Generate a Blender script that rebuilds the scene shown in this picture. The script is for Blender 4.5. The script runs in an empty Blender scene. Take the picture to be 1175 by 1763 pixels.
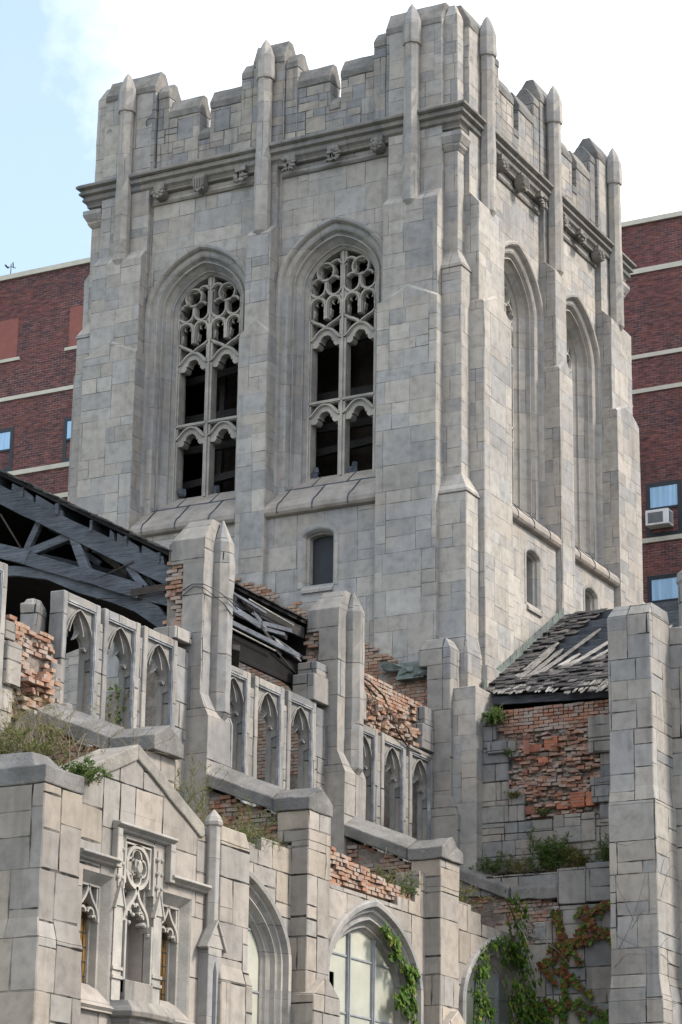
import bpy, bmesh, math, random
from mathutils import Vector, Matrix, noise as mnoise
R = math.radians
random.seed(7)
S = bpy.context.scene
COL = S.collection

# ------------------------------------------------------------------ mesh builder
class MB:
    def __init__(s): s.v = []; s.f = []; s.sm = []
    def add(s, vs, fs, smooth=False):
        b = len(s.v); s.v += [tuple(p) for p in vs]
        for f in fs: s.f.append(tuple(b + i for i in f)); s.sm.append(smooth)
    def box(s, x0, x1, y0, y1, z0, z1):
        s.fr(x0, x1, y0, y1, z0, x0, x1, y0, y1, z1)
    def fr(s, a0, a1, b0, b1, z0, c0, c1, d0, d1, z1):
        s.add([(a0,b0,z0),(a1,b0,z0),(a1,b1,z0),(a0,b1,z0),(c0,d0,z1),(c1,d0,z1),(c1,d1,z1),(c0,d1,z1)],
              [(3,2,1,0),(4,5,6,7),(0,1,5,4),(1,2,6,5),(2,3,7,6),(3,0,4,7)])
    def ext(s, poly, a, b, m):
        n = len(poly)
        s.add([m(p, q, a) for p, q in poly] + [m(p, q, b) for p, q in poly],
              [tuple(range(n)), tuple(range(2*n-1, n-1, -1))] + [(i, (i+1) % n, n+(i+1) % n, n+i) for i in range(n)])
    def loft(s, rings, caps=True, smooth=False, closed=True):
        n = len(rings[0]); vs = [p for r in rings for p in r]; fs = []
        for k in range(len(rings)-1):
            for i in range(n if closed else n-1):
                j = (i+1) % n; fs.append((k*n+i, k*n+j, (k+1)*n+j, (k+1)*n+i))
        if caps and closed: fs += [tuple(range(n)), tuple(range(len(vs)-1, len(vs)-n-1, -1))]
        s.add(vs, fs, smooth)
    def oct(s, cx, cy, levels, n=8):
        rings = []
        for z, r in levels:
            rings.append([(cx + r*math.cos(math.pi/n + 2*math.pi*i/n), cy + r*math.sin(math.pi/n + 2*math.pi*i/n), z) for i in range(n)])
        s.loft(rings)
    def beam(s, p0, p1, w, h, up=(0, 0, 1), jit=0):
        p0 = Vector(p0); p1 = Vector(p1); d = (p1-p0).normalized(); sd = d.cross(Vector(up)).normalized(); u = sd.cross(d).normalized()
        vs = []
        for p in (p0, p1):
            for a, b in ((-1,-1),(1,-1),(1,1),(-1,1)):
                vs.append(p + sd*(a*w/2) + u*(b*h/2) + d*random.uniform(-jit, jit))
        s.add(vs, [(0,1,2,3),(7,6,5,4),(0,4,5,1),(1,5,6,2),(2,6,7,3),(3,7,4,0)])
    def tube(s, pts, r, n=5, taper=1.0):
        pts = [Vector(p) for p in pts]; rings = []
        for i, p in enumerate(pts):
            d = (pts[min(i+1, len(pts)-1)] - pts[max(i-1, 0)]).normalized()
            a = d.orthogonal().normalized(); b = d.cross(a); rr = r*(1-(1-taper)*i/max(1, len(pts)-1))
            rings.append([p + a*(rr*math.cos(2*math.pi*k/n)) + b*(rr*math.sin(2*math.pi*k/n)) for k in range(n)])
        s.loft(rings, smooth=True)
    def rib(s, path, w, o0, o1, m, closed=False):
        """thick line in a wall plane: path of (t,z), width w, from depth o0 to o1; m maps (t,z,o)"""
        n = len(path); L = []; Rr = []
        for i in range(n):
            if closed: a = path[(i-1) % n]; b = path[(i+1) % n]
            else: a = path[max(i-1, 0)]; b = path[min(i+1, n-1)]
            dx, dz = b[0]-a[0], b[1]-a[1]; l = math.hypot(dx, dz) or 1e-6
            nx, nz = -dz/l*w/2, dx/l*w/2
            L.append((path[i][0]+nx, path[i][1]+nz)); Rr.append((path[i][0]-nx, path[i][1]-nz))
        rings = []
        for l, r in zip(L, Rr): rings.append([m(l[0], l[1], o0), m(r[0], r[1], o0), m(r[0], r[1], o1), m(l[0], l[1], o1)])
        if closed: rings.append(rings[0])
        s.loft(rings, caps=not closed)
    def chunk(s, x, y, z, sx, sy, sz, j=.015, rot=0):
        c, n = math.cos(rot), math.sin(rot); vs = []
        for dz in (-1, 1):
            for dx, dy in ((-1,-1),(1,-1),(1,1),(-1,1)):
                a = dx*sx/2 + random.uniform(-j, j); b = dy*sy/2 + random.uniform(-j, j)
                vs.append((x + a*c - b*n, y + a*n + b*c, z + dz*sz/2 + random.uniform(-j, j)))
        s.add(vs, [(3,2,1,0),(4,5,6,7),(0,1,5,4),(1,2,6,5),(2,3,7,6),(3,0,4,7)])
    def rock(s, c, r, seed=0, sq=(1, 1, 1), n=2):
        bm = bmesh.new(); bmesh.ops.create_icosphere(bm, subdivisions=n, radius=1)
        vs = []
        for v in bm.verts:
            k = 1 + .45*mnoise.noise(v.co*1.6 + Vector((seed*3.1, seed*1.7, 0)))
            vs.append((c[0]+v.co.x*r*k*sq[0], c[1]+v.co.y*r*k*sq[1], c[2]+v.co.z*r*k*sq[2]))
        s.add(vs, [tuple(v.index for v in f.verts) for f in bm.faces]); bm.free()
    def mesh(s, name, mat, fix=True):
        me = bpy.data.meshes.new(name); me.from_pydata(s.v, [], s.f)
        if any(s.sm): me.polygons.foreach_set('use_smooth', s.sm)
        if fix:
            bm = bmesh.new(); bm.from_mesh(me); bmesh.ops.recalc_face_normals(bm, faces=bm.faces); bm.to_mesh(me); bm.free()
        me.materials.append(mat); me.update(); return me

WORN = dict(raking_coping=.014, gable_coping=.012, pier_coping=.014, buttress=.010, aisle_buttress=.010, stone_pier=.009, transept_pier=.008, corner_turret=.008, low_wall=.012, loose_block=.02, fallen_stone=.02, broken_buttress=.02, facing_stone=.007, window_frame=.006, coping=.012, merlon=.007, parapet_block=.008, corner_pier=.006, pinnacle_shaft=.006, truss_timber=.010, blocking_board=.012, rafter=.01, window_sill=.006)
def obj(name, mb, mat, parent=None, bevel=0, seg=1, fix=True):
    o = bpy.data.objects.new(name, mb.mesh(name, mat, fix) if isinstance(mb, MB) else mb)
    if name in WORN: worn(o.data, .28 if name != 'raking_coping' else .2, WORN[name])
    COL.objects.link(o)
    if parent is not None:
        o.parent = parent
        if parent.get('_w'): o.matrix_parent_inverse = Matrix.Translation(-Vector(parent['_w']))
    if bevel:
        md = o.modifiers.new('edge', 'BEVEL'); md.width = bevel; md.segments = seg; md.limit_method = 'ANGLE'; md.angle_limit = R(35)
    return o
def worn(me, L=.3, amp=.009, seed=0.):
    bm = bmesh.new(); bm.from_mesh(me)
    for _ in range(5):
        ed = [e for e in bm.edges if e.calc_length() > L]
        if not ed or len(bm.verts) > 9000: break
        bmesh.ops.subdivide_edges(bm, edges=ed, cuts=1, use_grid_fill=True)
    for v in bm.verts:
        n = mnoise.noise_vector(v.co*2.7+Vector((seed, 0, 0)))*amp + mnoise.noise_vector(v.co*9.+Vector((0, seed, 3)))*amp*.55
        k = mnoise.noise(v.co*1.3+Vector((5, seed, 1)))
        v.co += n*(1+2.2*max(0, k-.25)/.5)
    bm.to_mesh(me); bm.free(); me.update()
def tag(o, label, cat, group=None, kind=None):
    if kind: o['kind'] = kind
    else: o['label'] = label; o['category'] = cat
    if group: o['group'] = group
    return o
def thing(name, loc, label, cat, group=None):
    o = bpy.data.objects.new(name, None); COL.objects.link(o); o.location = loc; o['_w'] = tuple(loc); o.empty_display_size = .3
    return tag(o, label, cat, group)
def setm(o): return o

# ------------------------------------------------------------------ materials
class NT:
    def __init__(s, nt): s.t = nt; s.l = nt.links
    def new(s, ty, **kw):
        n = s.t.nodes.new(ty)
        for k, v in kw.items(): setattr(n, k, v)
        return n
    def put(s, sock, v):
        if v is None: return
        if isinstance(v, bpy.types.NodeSocket): s.l.new(v, sock)
        else: sock.default_value = v
    def m(s, op, a, b=None, c=None):
        n = s.new('ShaderNodeMath', operation=op); s.put(n.inputs[0], a); s.put(n.inputs[1], b)
        if c is not None: s.put(n.inputs[2], c)
        return n.outputs[0]
    def comb(s, x, y, z=0.0):
        n = s.new('ShaderNodeCombineXYZ'); s.put(n.inputs[0], x); s.put(n.inputs[1], y); s.put(n.inputs[2], z); return n.outputs[0]
    def noise(s, vec, scale, detail=4, rough=.55, out=0):
        n = s.new('ShaderNodeTexNoise'); s.put(n.inputs['Vector'], vec); n.inputs['Scale'].default_value = scale
        n.inputs['Detail'].default_value = detail; n.inputs['Roughness'].default_value = rough; return n.outputs[out]
    def ramp(s, fac, stops, interp='LINEAR'):
        n = s.new('ShaderNodeValToRGB'); n.color_ramp.interpolation = interp; e = n.color_ramp.elements
        while len(e) < len(stops): e.new(.5)
        for k, (p, c) in enumerate(stops):
            e[k].position = p; e[k].color = (c, c, c, 1) if isinstance(c, (int, float)) else (*c, 1)
        s.put(n.inputs[0], fac); return n.outputs[0]
    def mix(s, fac, a, b, mode='MIX'):
        n = s.new('ShaderNodeMix', data_type='RGBA', blend_type=mode); s.put(n.inputs[0], fac)
        for i, v in ((6, a), (7, b)): s.put(n.inputs[i], (*v, 1) if isinstance(v, tuple) and len(v) == 3 else v)
        return n.outputs[2]
    def sep(s, v):
        n = s.new('ShaderNodeSeparateXYZ'); s.put(n.inputs[0], v); return n.outputs

def split_group():
    g = bpy.data.node_groups.new('stone_split', 'ShaderNodeTree'); t = NT(g)
    for nm in ('U', 'V', 'W', 'H', 'Stop'): g.interface.new_socket(nm, in_out='INPUT', socket_type='NodeSocketFloat')
    for nm in ('Dist', 'Id', 'Id2'): g.interface.new_socket(nm, in_out='OUTPUT', socket_type='NodeSocketFloat')
    gi = t.new('NodeGroupInput').outputs; go = t.new('NodeGroupOutput').inputs; m = t.m
    U, V, W, H, ST = gi[0], gi[1], gi[2], gi[3], gi[4]
    row = m('FLOOR', m('DIVIDE', V, H)); wn = t.new('ShaderNodeTexWhiteNoise', noise_dimensions='1D'); t.put(wn.inputs['W'], row)
    uu = m('ADD', U, m('MULTIPLY', wn.outputs[0], W)); col = m('FLOOR', m('DIVIDE', uu, W))
    u0 = m('MULTIPLY', col, W); u1 = m('ADD', u0, W); v0 = m('MULTIPLY', row, H); v1 = m('ADD', v0, H)
    for lv in range(4):
        w = t.new('ShaderNodeTexWhiteNoise', noise_dimensions='3D'); t.put(w.inputs['Vector'], t.comb(u0, v0, lv*3.7))
        r = w.outputs[0]; c = t.sep(w.outputs[1])
        su = m('SUBTRACT', u1, u0); sv = m('SUBTRACT', v1, v0)
        vert = m('GREATER_THAN', su, m('MULTIPLY', sv, m('MULTIPLY_ADD', c[1], 1.1, .95)))
        f = m('MULTIPLY_ADD', r, .36, .32)
        act = m('GREATER_THAN', c[2], m('MULTIPLY', ST, (0, 0, .6, 1)[lv]))
        cu = m('MULTIPLY_ADD', su, f, u0); cv = m('MULTIPLY_ADD', sv, f, v0)
        au = m('GREATER_THAN', uu, cu); av = m('GREATER_THAN', V, cv)
        va = m('MULTIPLY', vert, act); ha = m('MULTIPLY', m('SUBTRACT', 1.0, vert), act)
        k1 = m('MULTIPLY', va, au); k2 = m('MULTIPLY', va, m('SUBTRACT', 1.0, au)); k3 = m('MULTIPLY', ha, av); k4 = m('MULTIPLY', ha, m('SUBTRACT', 1.0, av))
        nu0 = m('MULTIPLY_ADD', k1, m('SUBTRACT', cu, u0), u0); nu1 = m('MULTIPLY_ADD', k2, m('SUBTRACT', cu, u1), u1)
        nv0 = m('MULTIPLY_ADD', k3, m('SUBTRACT', cv, v0), v0); nv1 = m('MULTIPLY_ADD', k4, m('SUBTRACT', cv, v1), v1)
        u0, u1, v0, v1 = nu0, nu1, nv0, nv1
    d = m('MINIMUM', m('MINIMUM', m('SUBTRACT', uu, u0), m('SUBTRACT', u1, uu)), m('MINIMUM', m('SUBTRACT', V, v0), m('SUBTRACT', v1, V)))
    w = t.new('ShaderNodeTexWhiteNoise', noise_dimensions='3D'); t.put(w.inputs['Vector'], t.comb(u0, v0, 55.5)); c = t.sep(w.outputs[1])
    t.l.new(d, go[0]); t.l.new(c[0], go[1]); t.l.new(c[1], go[2]); return g
SPLIT = split_group()

def base_mat(name, rough=.9):
    mt = bpy.data.materials.new(name); mt.use_nodes = True; t = NT(mt.node_tree)
    p = mt.node_tree.nodes['Principled BSDF']; p.inputs['Roughness'].default_value = rough
    p.inputs['Specular IOR Level'].default_value = .25
    return mt, t, p
def wall_uv(t):
    geo = t.new('ShaderNodeNewGeometry'); P = t.sep(geo.outputs['Position']); N = t.sep(geo.outputs['True Normal'])
    nx = t.m('ABSOLUTE', N[0]); ny = t.m('ABSOLUTE', N[1]); k = t.m('GREATER_THAN', nx, ny)
    u = t.m('ADD', t.m('MULTIPLY', k, t.m('ADD', P[1], 37.3)), t.m('MULTIPLY', t.m('SUBTRACT', 1.0, k), P[0]))
    return geo, u, P[2], P
def stone(name, W=2.0, H=1.25, stop=.3, jw=.005, jdark=.35, pal=None, stain=.5, tint=1.0, seed=0., stain_col=(.105, .11, .12), var=1., vz=0.):
    mt, t, p = base_mat(name)
    geo, u, v, P = wall_uv(t)
    wob = t.noise(geo.outputs['Position'], 2.2, 2, .5)
    g = t.new('ShaderNodeGroup'); g.node_tree = SPLIT
    t.put(g.inputs[0], t.m('ADD', u, 100+seed)); t.put(g.inputs[1], t.m('ADD', v, 50+seed*.37+vz)); g.inputs[2].default_value = W; g.inputs[3].default_value = H; g.inputs[4].default_value = stop
    pal = pal or [(.288, .268, .242), (.267, .257, .244), (.24, .237, .235), (.276, .258, .236), (.224, .225, .228), (.298, .279, .252)]
    av = tuple(sum(c[i] for c in pal)/len(pal) for i in range(3))
    pal = [tuple((av[i] + (c[i]-av[i])*var)*tint for i in range(3)) for c in pal]
    base = t.ramp(g.outputs[1], [(i/(len(pal)), c) for i, c in enumerate(pal)], 'CONSTANT')
    base = t.mix(1.0, base, t.ramp(g.outputs[2], [(0, .86), (1, 1.1)]), 'MULTIPLY')
    mot = t.noise(geo.outputs['Position'], 5.5, 6, .62)
    base = t.mix(1.0, base, t.ramp(mot, [(.25, .70), (.5, 1.0), (.78, 1.18)]), 'MULTIPLY')
    # weathering: large grey-blue patches, vertical runs, warm rust
    big = t.noise(t.comb(u, t.m('MULTIPLY', v, .55), 3.1+seed), .55, 5, .6)
    base = t.mix(t.m('MULTIPLY', t.ramp(big, [(.44, 0.), (.72, 1.)]), stain), base, stain_col)
    run = t.noise(t.comb(t.m('MULTIPLY', u, 3.2), t.m('MULTIPLY', v, .28), seed), 1.0, 4, .6)
    base = t.mix(t.m('MULTIPLY', t.ramp(run, [(.53, 0.), (.72, 1.)]), stain*.8), base, tuple(c*.9 for c in stain_col))
    wr = t.noise(t.comb(u, v, 9.7+seed), .9, 4, .6)
    base = t.mix(t.m('MULTIPLY', t.ramp(wr, [(.55, 0.), (.75, 1.)]), .4), base, tuple(c*tint for c in (.32, .262, .205)))
    jn = t.ramp(t.noise(t.comb(u, v, 1.3), 1.3, 3, .6), [(.38, .25), (.54, 1.0)])
    wj = t.m('MULTIPLY', t.ramp(t.noise(t.comb(u, v, 7.7), 1.7, 3, .6), [(.42, .42), (.64, 1.75)]), jw)
    jm = t.m('MINIMUM', 1.0, t.m('MAXIMUM', 0.0, t.m('MULTIPLY', t.m('SUBTRACT', 1.0, t.m('DIVIDE', g.outputs[0], wj)), 2.2)))
    base = t.mix(t.m('MULTIPLY', t.m('MULTIPLY', jm, jn), 1.0), base, (av[0]*jdark, av[1]*jdark, av[2]*jdark))
    t.put(p.inputs['Base Color'], base)
    fine = t.noise(geo.outputs['Position'], 38, 5, .7)
    hgt = t.m('ADD', t.m('MULTIPLY', fine, .35), t.m('ADD', t.m('MULTIPLY', mot, .9), t.m('MULTIPLY', jm, -1.6)))
    hgt = t.m('ADD', hgt, t.m('MULTIPLY', g.outputs[2], .5))
    b = t.new('ShaderNodeBump'); b.inputs['Strength'].default_value = .55; b.inputs['Distance'].default_value = .012
    t.put(b.inputs['Height'], hgt); t.l.new(b.outputs[0], p.inputs['Normal'])
    return mt
def plain(name, col, rough=.85, var=.25, scale=4, bump=.3, metal=0, spec=.25, col2=None, dist=.01, grime=0):
    mt, t, p = base_mat(name, rough); geo = t.new('ShaderNodeNewGeometry')
    n = t.noise(geo.outputs['Position'], scale, 6, .6); n2 = t.noise(geo.outputs['Position'], scale*.22, 4, .6)
    c = t.mix(t.ramp(n2, [(.35, 0.), (.68, 1.)]), col, col2 or tuple(x*.72 for x in col))
    c = t.mix(1.0, c, t.ramp(n, [(.25, 1-var), (.8, 1+var*.6)]), 'MULTIPLY')
    if grime:
        gm_ = t.noise(geo.outputs['Position'], 2.1, 8, .68); c = t.mix(t.m('MULTIPLY', t.ramp(gm_, [(.47, 0.), (.66, 1.)]), grime), c, tuple(x*.38 for x in col))
        li = t.noise(geo.outputs['Position'], 9, 6, .7); c = t.mix(t.m('MULTIPLY', t.ramp(li, [(.60, 0.), (.68, 1.)]), grime*.5), c, tuple(min(1, x*1.5) for x in col))
    t.put(p.inputs['Base Color'], c); p.inputs['Metallic'].default_value = metal; p.inputs['Specular IOR Level'].default_value = spec
    b = t.new('ShaderNodeBump'); b.inputs['Strength'].default_value = bump; b.inputs['Distance'].default_value = dist
    t.put(b.inputs['Height'], t.noise(geo.outputs['Position'], scale*5, 5, .65)); t.l.new(b.outputs[0], p.inputs['Normal'])
    return mt
def island(name, stops, rough=.9, dirt=None, dscale=3., dmin=.5, bump=.5, trans=False, interp='LINEAR', streak=None, fine=.25):
    """colour per loose piece (brick, shingle, leaf)"""
    mt, t, p = base_mat(name, rough); geo = t.new('ShaderNodeNewGeometry')
    c = t.ramp(geo.outputs['Random Per Island'], stops, interp)
    vec = geo.outputs['Position']
    if streak:
        mp = t.new('ShaderNodeMapping'); mp.inputs['Scale'].default_value = streak; t.l.new(vec, mp.inputs[0]); sv = mp.outputs[0]
    else: sv = vec
    n = t.noise(sv, 14, 5, .65)
    c = t.mix(1.0, c, t.ramp(n, [(.25, 1-fine*1.6), (.75, 1+fine)]), 'MULTIPLY')
    if dirt:
        d = t.noise(vec, dscale, 5, .65); c = t.mix(t.ramp(d, [(dmin, 0.), (dmin+.16, .85)]), c, dirt)
    t.put(p.inputs['Base Color'], c)
    if trans:
        p.inputs['Subsurface Weight'].default_value = 0
        tr = t.new('ShaderNodeBsdfTranslucent'); t.put(tr.inputs[0], c); mx = t.new('ShaderNodeMixShader'); mx.inputs[0].default_value = .35
        t.l.new(p.outputs[0], mx.inputs[1]); t.l.new(tr.outputs[0], mx.inputs[2]); t.l.new(mx.outputs[0], mt.node_tree.nodes['Material Output'].inputs[0])
    else:
        b = t.new('ShaderNodeBump'); b.inputs['Strength'].default_value = bump; b.inputs['Distance'].default_value = .01
        t.put(b.inputs['Height'], n); t.l.new(b.outputs[0], p.inputs['Normal'])
    return mt
def brickwork(name):
    mt, t, p = base_mat(name, .9); geo, u, v, P = wall_uv(t)
    br = t.new('ShaderNodeTexBrick'); br.offset = .5; t.put(br.inputs['Vector'], t.comb(u, v))
    br.inputs['Scale'].default_value = 1; br.inputs['Brick Width'].default_value = .215; br.inputs['Row Height'].default_value = .0735
    br.inputs['Mortar Size'].default_value = .006; br.inputs['Mortar Smooth'].default_value = .3; br.inputs['Bias'].default_value = 0
    br.inputs['Color1'].default_value = (.150, .062, .055, 1); br.inputs['Color2'].default_value = (.062, .042, .048, 1); br.inputs['Mortar'].default_value = (.30, .21, .19, 1)
    zone = t.noise(t.comb(u, v, 0), .33, 4, .65)
    mo = t.mix(t.ramp(zone, [(.42, .0), (.6, .9)]), (.26, .18, .175), (.115, .055, .055)); t.l.new(mo, br.inputs['Mortar'])
    c = t.mix(t.m('MULTIPLY', t.ramp(t.noise(t.comb(u, v, 4), .8, 4, .6), [(.4, 0.), (.7, 1.)]), .5), br.outputs[0], (.16, .058, .052))
    c = t.mix(1.0, c, t.ramp(t.noise(t.comb(t.m('MULTIPLY', u, 4.), t.m('MULTIPLY', v, 13.), 0), 1.0, 2, .5), [(.3, .62), (.7, 1.35)]), 'MULTIPLY')
    t.put(p.inputs['Base Color'], c)
    b = t.new('ShaderNodeBump'); b.inputs['Strength'].default_value = .5; b.inputs['Distance'].default_value = .008; b.invert = True
    t.put(b.inputs['Height'], br.outputs[1]); t.l.new(b.outputs[0], p.inputs['Normal'])
    return mt
def wood(name, c1, c2, axis=(1, 1, 8), scale=6):
    mt, t, p = base_mat(name, .85); tc = t.new('ShaderNodeNewGeometry')
    # grain follows the mean run of the roof timbers
    mp = t.new('ShaderNodeMapping'); mp.inputs['Rotation'].default_value = (0, R(27), 0); mp.inputs['Scale'].default_value = axis; t.l.new(tc.outputs['Position'], mp.inputs[0])
    n = t.noise(mp.outputs[0], scale, 8, .7); big = t.noise(tc.outputs['Position'], 1.6, 4, .6)
    c = t.mix(t.ramp(n, [(.3, 0.), (.7, 1.)]), c1, c2); c = t.mix(1.0, c, t.ramp(big, [(.3, .6), (.7, 1.25)]), 'MULTIPLY')
    c = t.mix(1.0, c, t.ramp(tc.outputs['Random Per Island'], [(0, .75), (1, 1.2)]), 'MULTIPLY')
    t.put(p.inputs['Base Color'], c); b = t.new('ShaderNodeBump'); b.inputs['Strength'].default_value = .8; b.inputs['Distance'].default_value = .01
    t.put(b.inputs['Height'], n); t.l.new(b.outputs[0], p.inputs['Normal']); return mt

M = {}
M['tower'] = stone('tower_ashlar', 2.1, 1.3, .35, .0056, .34, stain=.42, tint=1.26, var=.75)
M['upper'] = stone('parapet_ashlar', 1.35, .86, .25, .009, .18, stain=.8, tint=1.06, seed=4.2, var=1.4)
M['dress'] = stone('dressed_limestone', 3.2, 1.5, .9, .004, .4, stain=.45, tint=1.2, seed=8.1, var=.7)
M['trac'] = plain('tracery_stone', (.44, .415, .375), .9, .25, 5, .5, col2=(.26, .255, .245), grime=.35)
M['tracn'] = plain('grey_tracery_stone', (.25, .24, .225), .9, .25, 5, .4, col2=(.17, .17, .168))
M['cornice'] = stone('cornice_stone', 2.6, 3., .9, .006, .3, stain=.8, tint=.80, seed=2.2, stain_col=(.07, .075, .08))
M['sill'] = plain('sill_stone', (.35, .31, .275), .9, .3, 3, .6, col2=(.26, .245, .23), grime=.4)
M['nave'] = stone('nave_ashlar', 1.5, 1.0, .5, .011, .08, stain=.85, tint=1.0, seed=6.3, var=1.15)
M['butt'] = stone('buttress_ashlar', 2.6, 1.9, .8, .010, .10, stain=.8, tint=1.04, seed=9.7, var=.9)
M['warm'] = stone('aisle_ashlar', 2.3, 1.45, .55, .0135, .04, stain=.55, tint=1.02, seed=3.3, var=1.1,
    pal=[(.32, .285, .25), (.30, .275, .248), (.275, .262, .245), (.335, .295, .25), (.262, .245, .228), (.315, .288, .258)], stain_col=(.15, .135, .12))
M['grey'] = stone('transept_ashlar', 1.6, 1.05, .5, .012, .12, stain=.75, tint=.98, seed=5.3, var=1.2, stain_col=(.075, .08, .088))
M['pier'] = stone('pier_ashlar', 2.0, 1.3, .6, .012, .08, stain=.6, tint=1.14, seed=1.3, var=.8, stain_col=(.13, .125, .12))
M['cope'] = plain('coping_stone', (.235, .225, .21), .92, .35, 3, .9, col2=(.135, .135, .138), dist=.02, grime=.65)
M['copew'] = plain('weathered_coping', (.31, .285, .25), .92, .35, 3, .9, col2=(.22, .21, .195), dist=.02, grime=.5)
M['mort'] = plain('old_mortar', (.30, .27, .24), .98, .45, 9, 1., col2=(.19, .15, .125), dist=.03)
M['brick'] = island('common_brick', [(0, (.30, .15, .098)), (.2, (.34, .205, .14)), (.4, (.22, .11, .075)), (.6, (.37, .26, .19)), (.8, (.28, .18, .13)), (1, (.35, .27, .21))], dirt=(.31, .28, .255), dscale=3.6, dmin=.46)
M['brickd'] = island('darker_brick', [(0, (.30, .13, .085)), (.25, (.34, .19, .13)), (.45, (.19, .09, .065)), (.7, (.36, .235, .175)), (.85, (.25, .155, .12)), (1, (.33, .26, .21))], dirt=(.29, .265, .245), dscale=3.4, dmin=.46)  # slightly darker mix than the common brick
M['terra'] = plain('terracotta_tile', (.42, .16, .09), .85, .4, 6, .8, col2=(.26, .125, .095))
M['black'] = plain('soot_shade_black', (.012, .011, .012), .95, .4, 3, .2)  # charred vault finish; elsewhere this black stands in for shade
M['gloom'] = plain('belfry_shade_dark', (.035, .028, .024), .95, .5, 6, .5)  # dark tone stands in for lack of light in the belfry
M['char'] = wood('charred_timber', (.018, .018, .02), (.05, .048, .047))
M['wood'] = wood('weathered_timber', (.035, .041, .052), (.155, .172, .20), (.5, 1, 9))
M['woodp'] = wood('bleached_plank', (.12, .11, .10), (.36, .345, .325), (3, .6, 3), 5)
M['shing'] = island('slate_shingle', [(0, (.028, .027, .028)), (.5, (.052, .05, .052)), (.85, (.085, .08, .08)), (1, (.14, .125, .115))], rough=.8, fine=.3)
M['lead'] = plain('lead_strip', (.16, .175, .20), .6, .5, 8, .3, spec=.4, col2=(.36, .37, .38))
M['leadd'] = plain('dark_sealant_shade', (.075, .085, .11), .7, .3, 8, .3)  # sill and coping joints; also painted shade on the gabled shaft
M['board'] = plain('window_board', (.018, .022, .032), .6, .3, 5, .2, spec=.4)
M['patina'] = plain('copper_flashing', (.17, .21, .185), .7, .5, 7, .5, col2=(.10, .115, .12))
M['rust'] = plain('rusted_steel', (.06, .045, .04), .7, .4, 9, .4)
M['cream'] = plain('cream_panel', (.50, .49, .40), .5, .22, 2.2, .25, spec=.5, col2=(.36, .37, .32))
M['greyp'] = plain('grey_panel', (.27, .29, .24), .5, .15, 1.4, .12, spec=.5, col2=(.2, .22, .2))
M['amber'] = plain('amber_glass', (.24, .13, .03), .25, .3, 7, .1, spec=.6, col2=(.05, .03, .012))
M['mull'] = plain('window_bar', (.30, .32, .35), .6, .3, 6, .2, spec=.4)
M['bldg'] = brickwork('red_brick'); M['lime'] = plain('limestone_band', (.55, .53, .45), .85, .15, 3, .2, col2=(.46, .44, .38))
M['pink'] = plain('brick_infill', (.27, .105, .09), .9, .14, 9, .3, col2=(.23, .09, .08))
M['dframe'] = plain('dark_frame', (.012, .018, .028), .5, .2, 5, .1, spec=.5)
M['white'] = plain('white_enamel', (.72, .73, .74), .5, .08, 5, .05, spec=.5)
M['grille'] = plain('grille_grey', (.16, .17, .18), .6, .2, 30, .4)
M['dirt'] = plain('roof_debris', (.09, .07, .05), 1, .5, 7, 1., col2=(.05, .045, .035), dist=.05)
M['earth'] = plain('ground_soil', (.10, .11, .06), 1, .4, .8, .5, col2=(.13, .11, .085))
M['asph'] = plain('asphalt_road', (.05, .05, .052), .95, .3, 3, .4)
G = {'g': [(0, (.045, .085, .02)), (.5, (.075, .13, .03)), (1, (.12, .17, .045))],
     'y': [(0, (.10, .115, .03)), (.5, (.17, .16, .055)), (1, (.25, .20, .09))],
     'd': [(0, (.10, .08, .05)), (.6, (.17, .14, .09)), (1, (.24, .20, .13))],
     'i': [(0, (.035, .08, .012)), (.6, (.07, .15, .022)), (.85, (.13, .20, .03)), (1, (.24, .24, .04))],
     'r': [(0, (.10, .025, .02)), (.35, (.17, .05, .025)), (.6, (.20, .10, .03)), (.8, (.10, .11, .02)), (1, (.05, .09, .015))]}
G['b'] = [(0, (.05, .09, .025)), (.45, (.10, .13, .035)), (.75, (.20, .19, .07)), (1, (.28, .22, .10))]
for k, v in G.items(): M['leaf_'+k] = island('leaves_'+k, v, rough=.6, trans=True, fine=.1)
M['stem'] = plain('dry_stem', (.30, .25, .17), .9, .2, 10, .1); M['stemg'] = plain('green_stem', (.12, .14, .05), .9, .2, 10, .1)
M['twig'] = plain('pale_creeper_stem', (.16, .145, .125), .95, .3, 10, .3); M['bark'] = plain('vine_bark', (.11, .09, .075), .95, .3, 10, .4)

def glass(name, col, rough=.08):
    mt, t, p = base_mat(name, rough); geo = t.new('ShaderNodeNewGeometry')
    P = t.sep(geo.outputs['Position']); w = t.noise(t.comb(t.m('MULTIPLY', P[0], 9.), 0.0, t.m('MULTIPLY', P[2], .25)), 1.2, 3, .5)
    t.put(p.inputs['Base Color'], t.mix(t.ramp(w, [(.35, 0.), (.65, 1.)]), col, tuple(min(1, c*1.45) for c in col)))
    p.inputs['Specular IOR Level'].default_value = .6; p.inputs['Coat Weight'].default_value = .6; p.inputs['Coat Roughness'].default_value = .03
    return mt
M['wglass'] = glass('curtained_glass', (.26, .42, .60)); M['dglass'] = glass('dark_glass', (.015, .02, .03))

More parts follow.
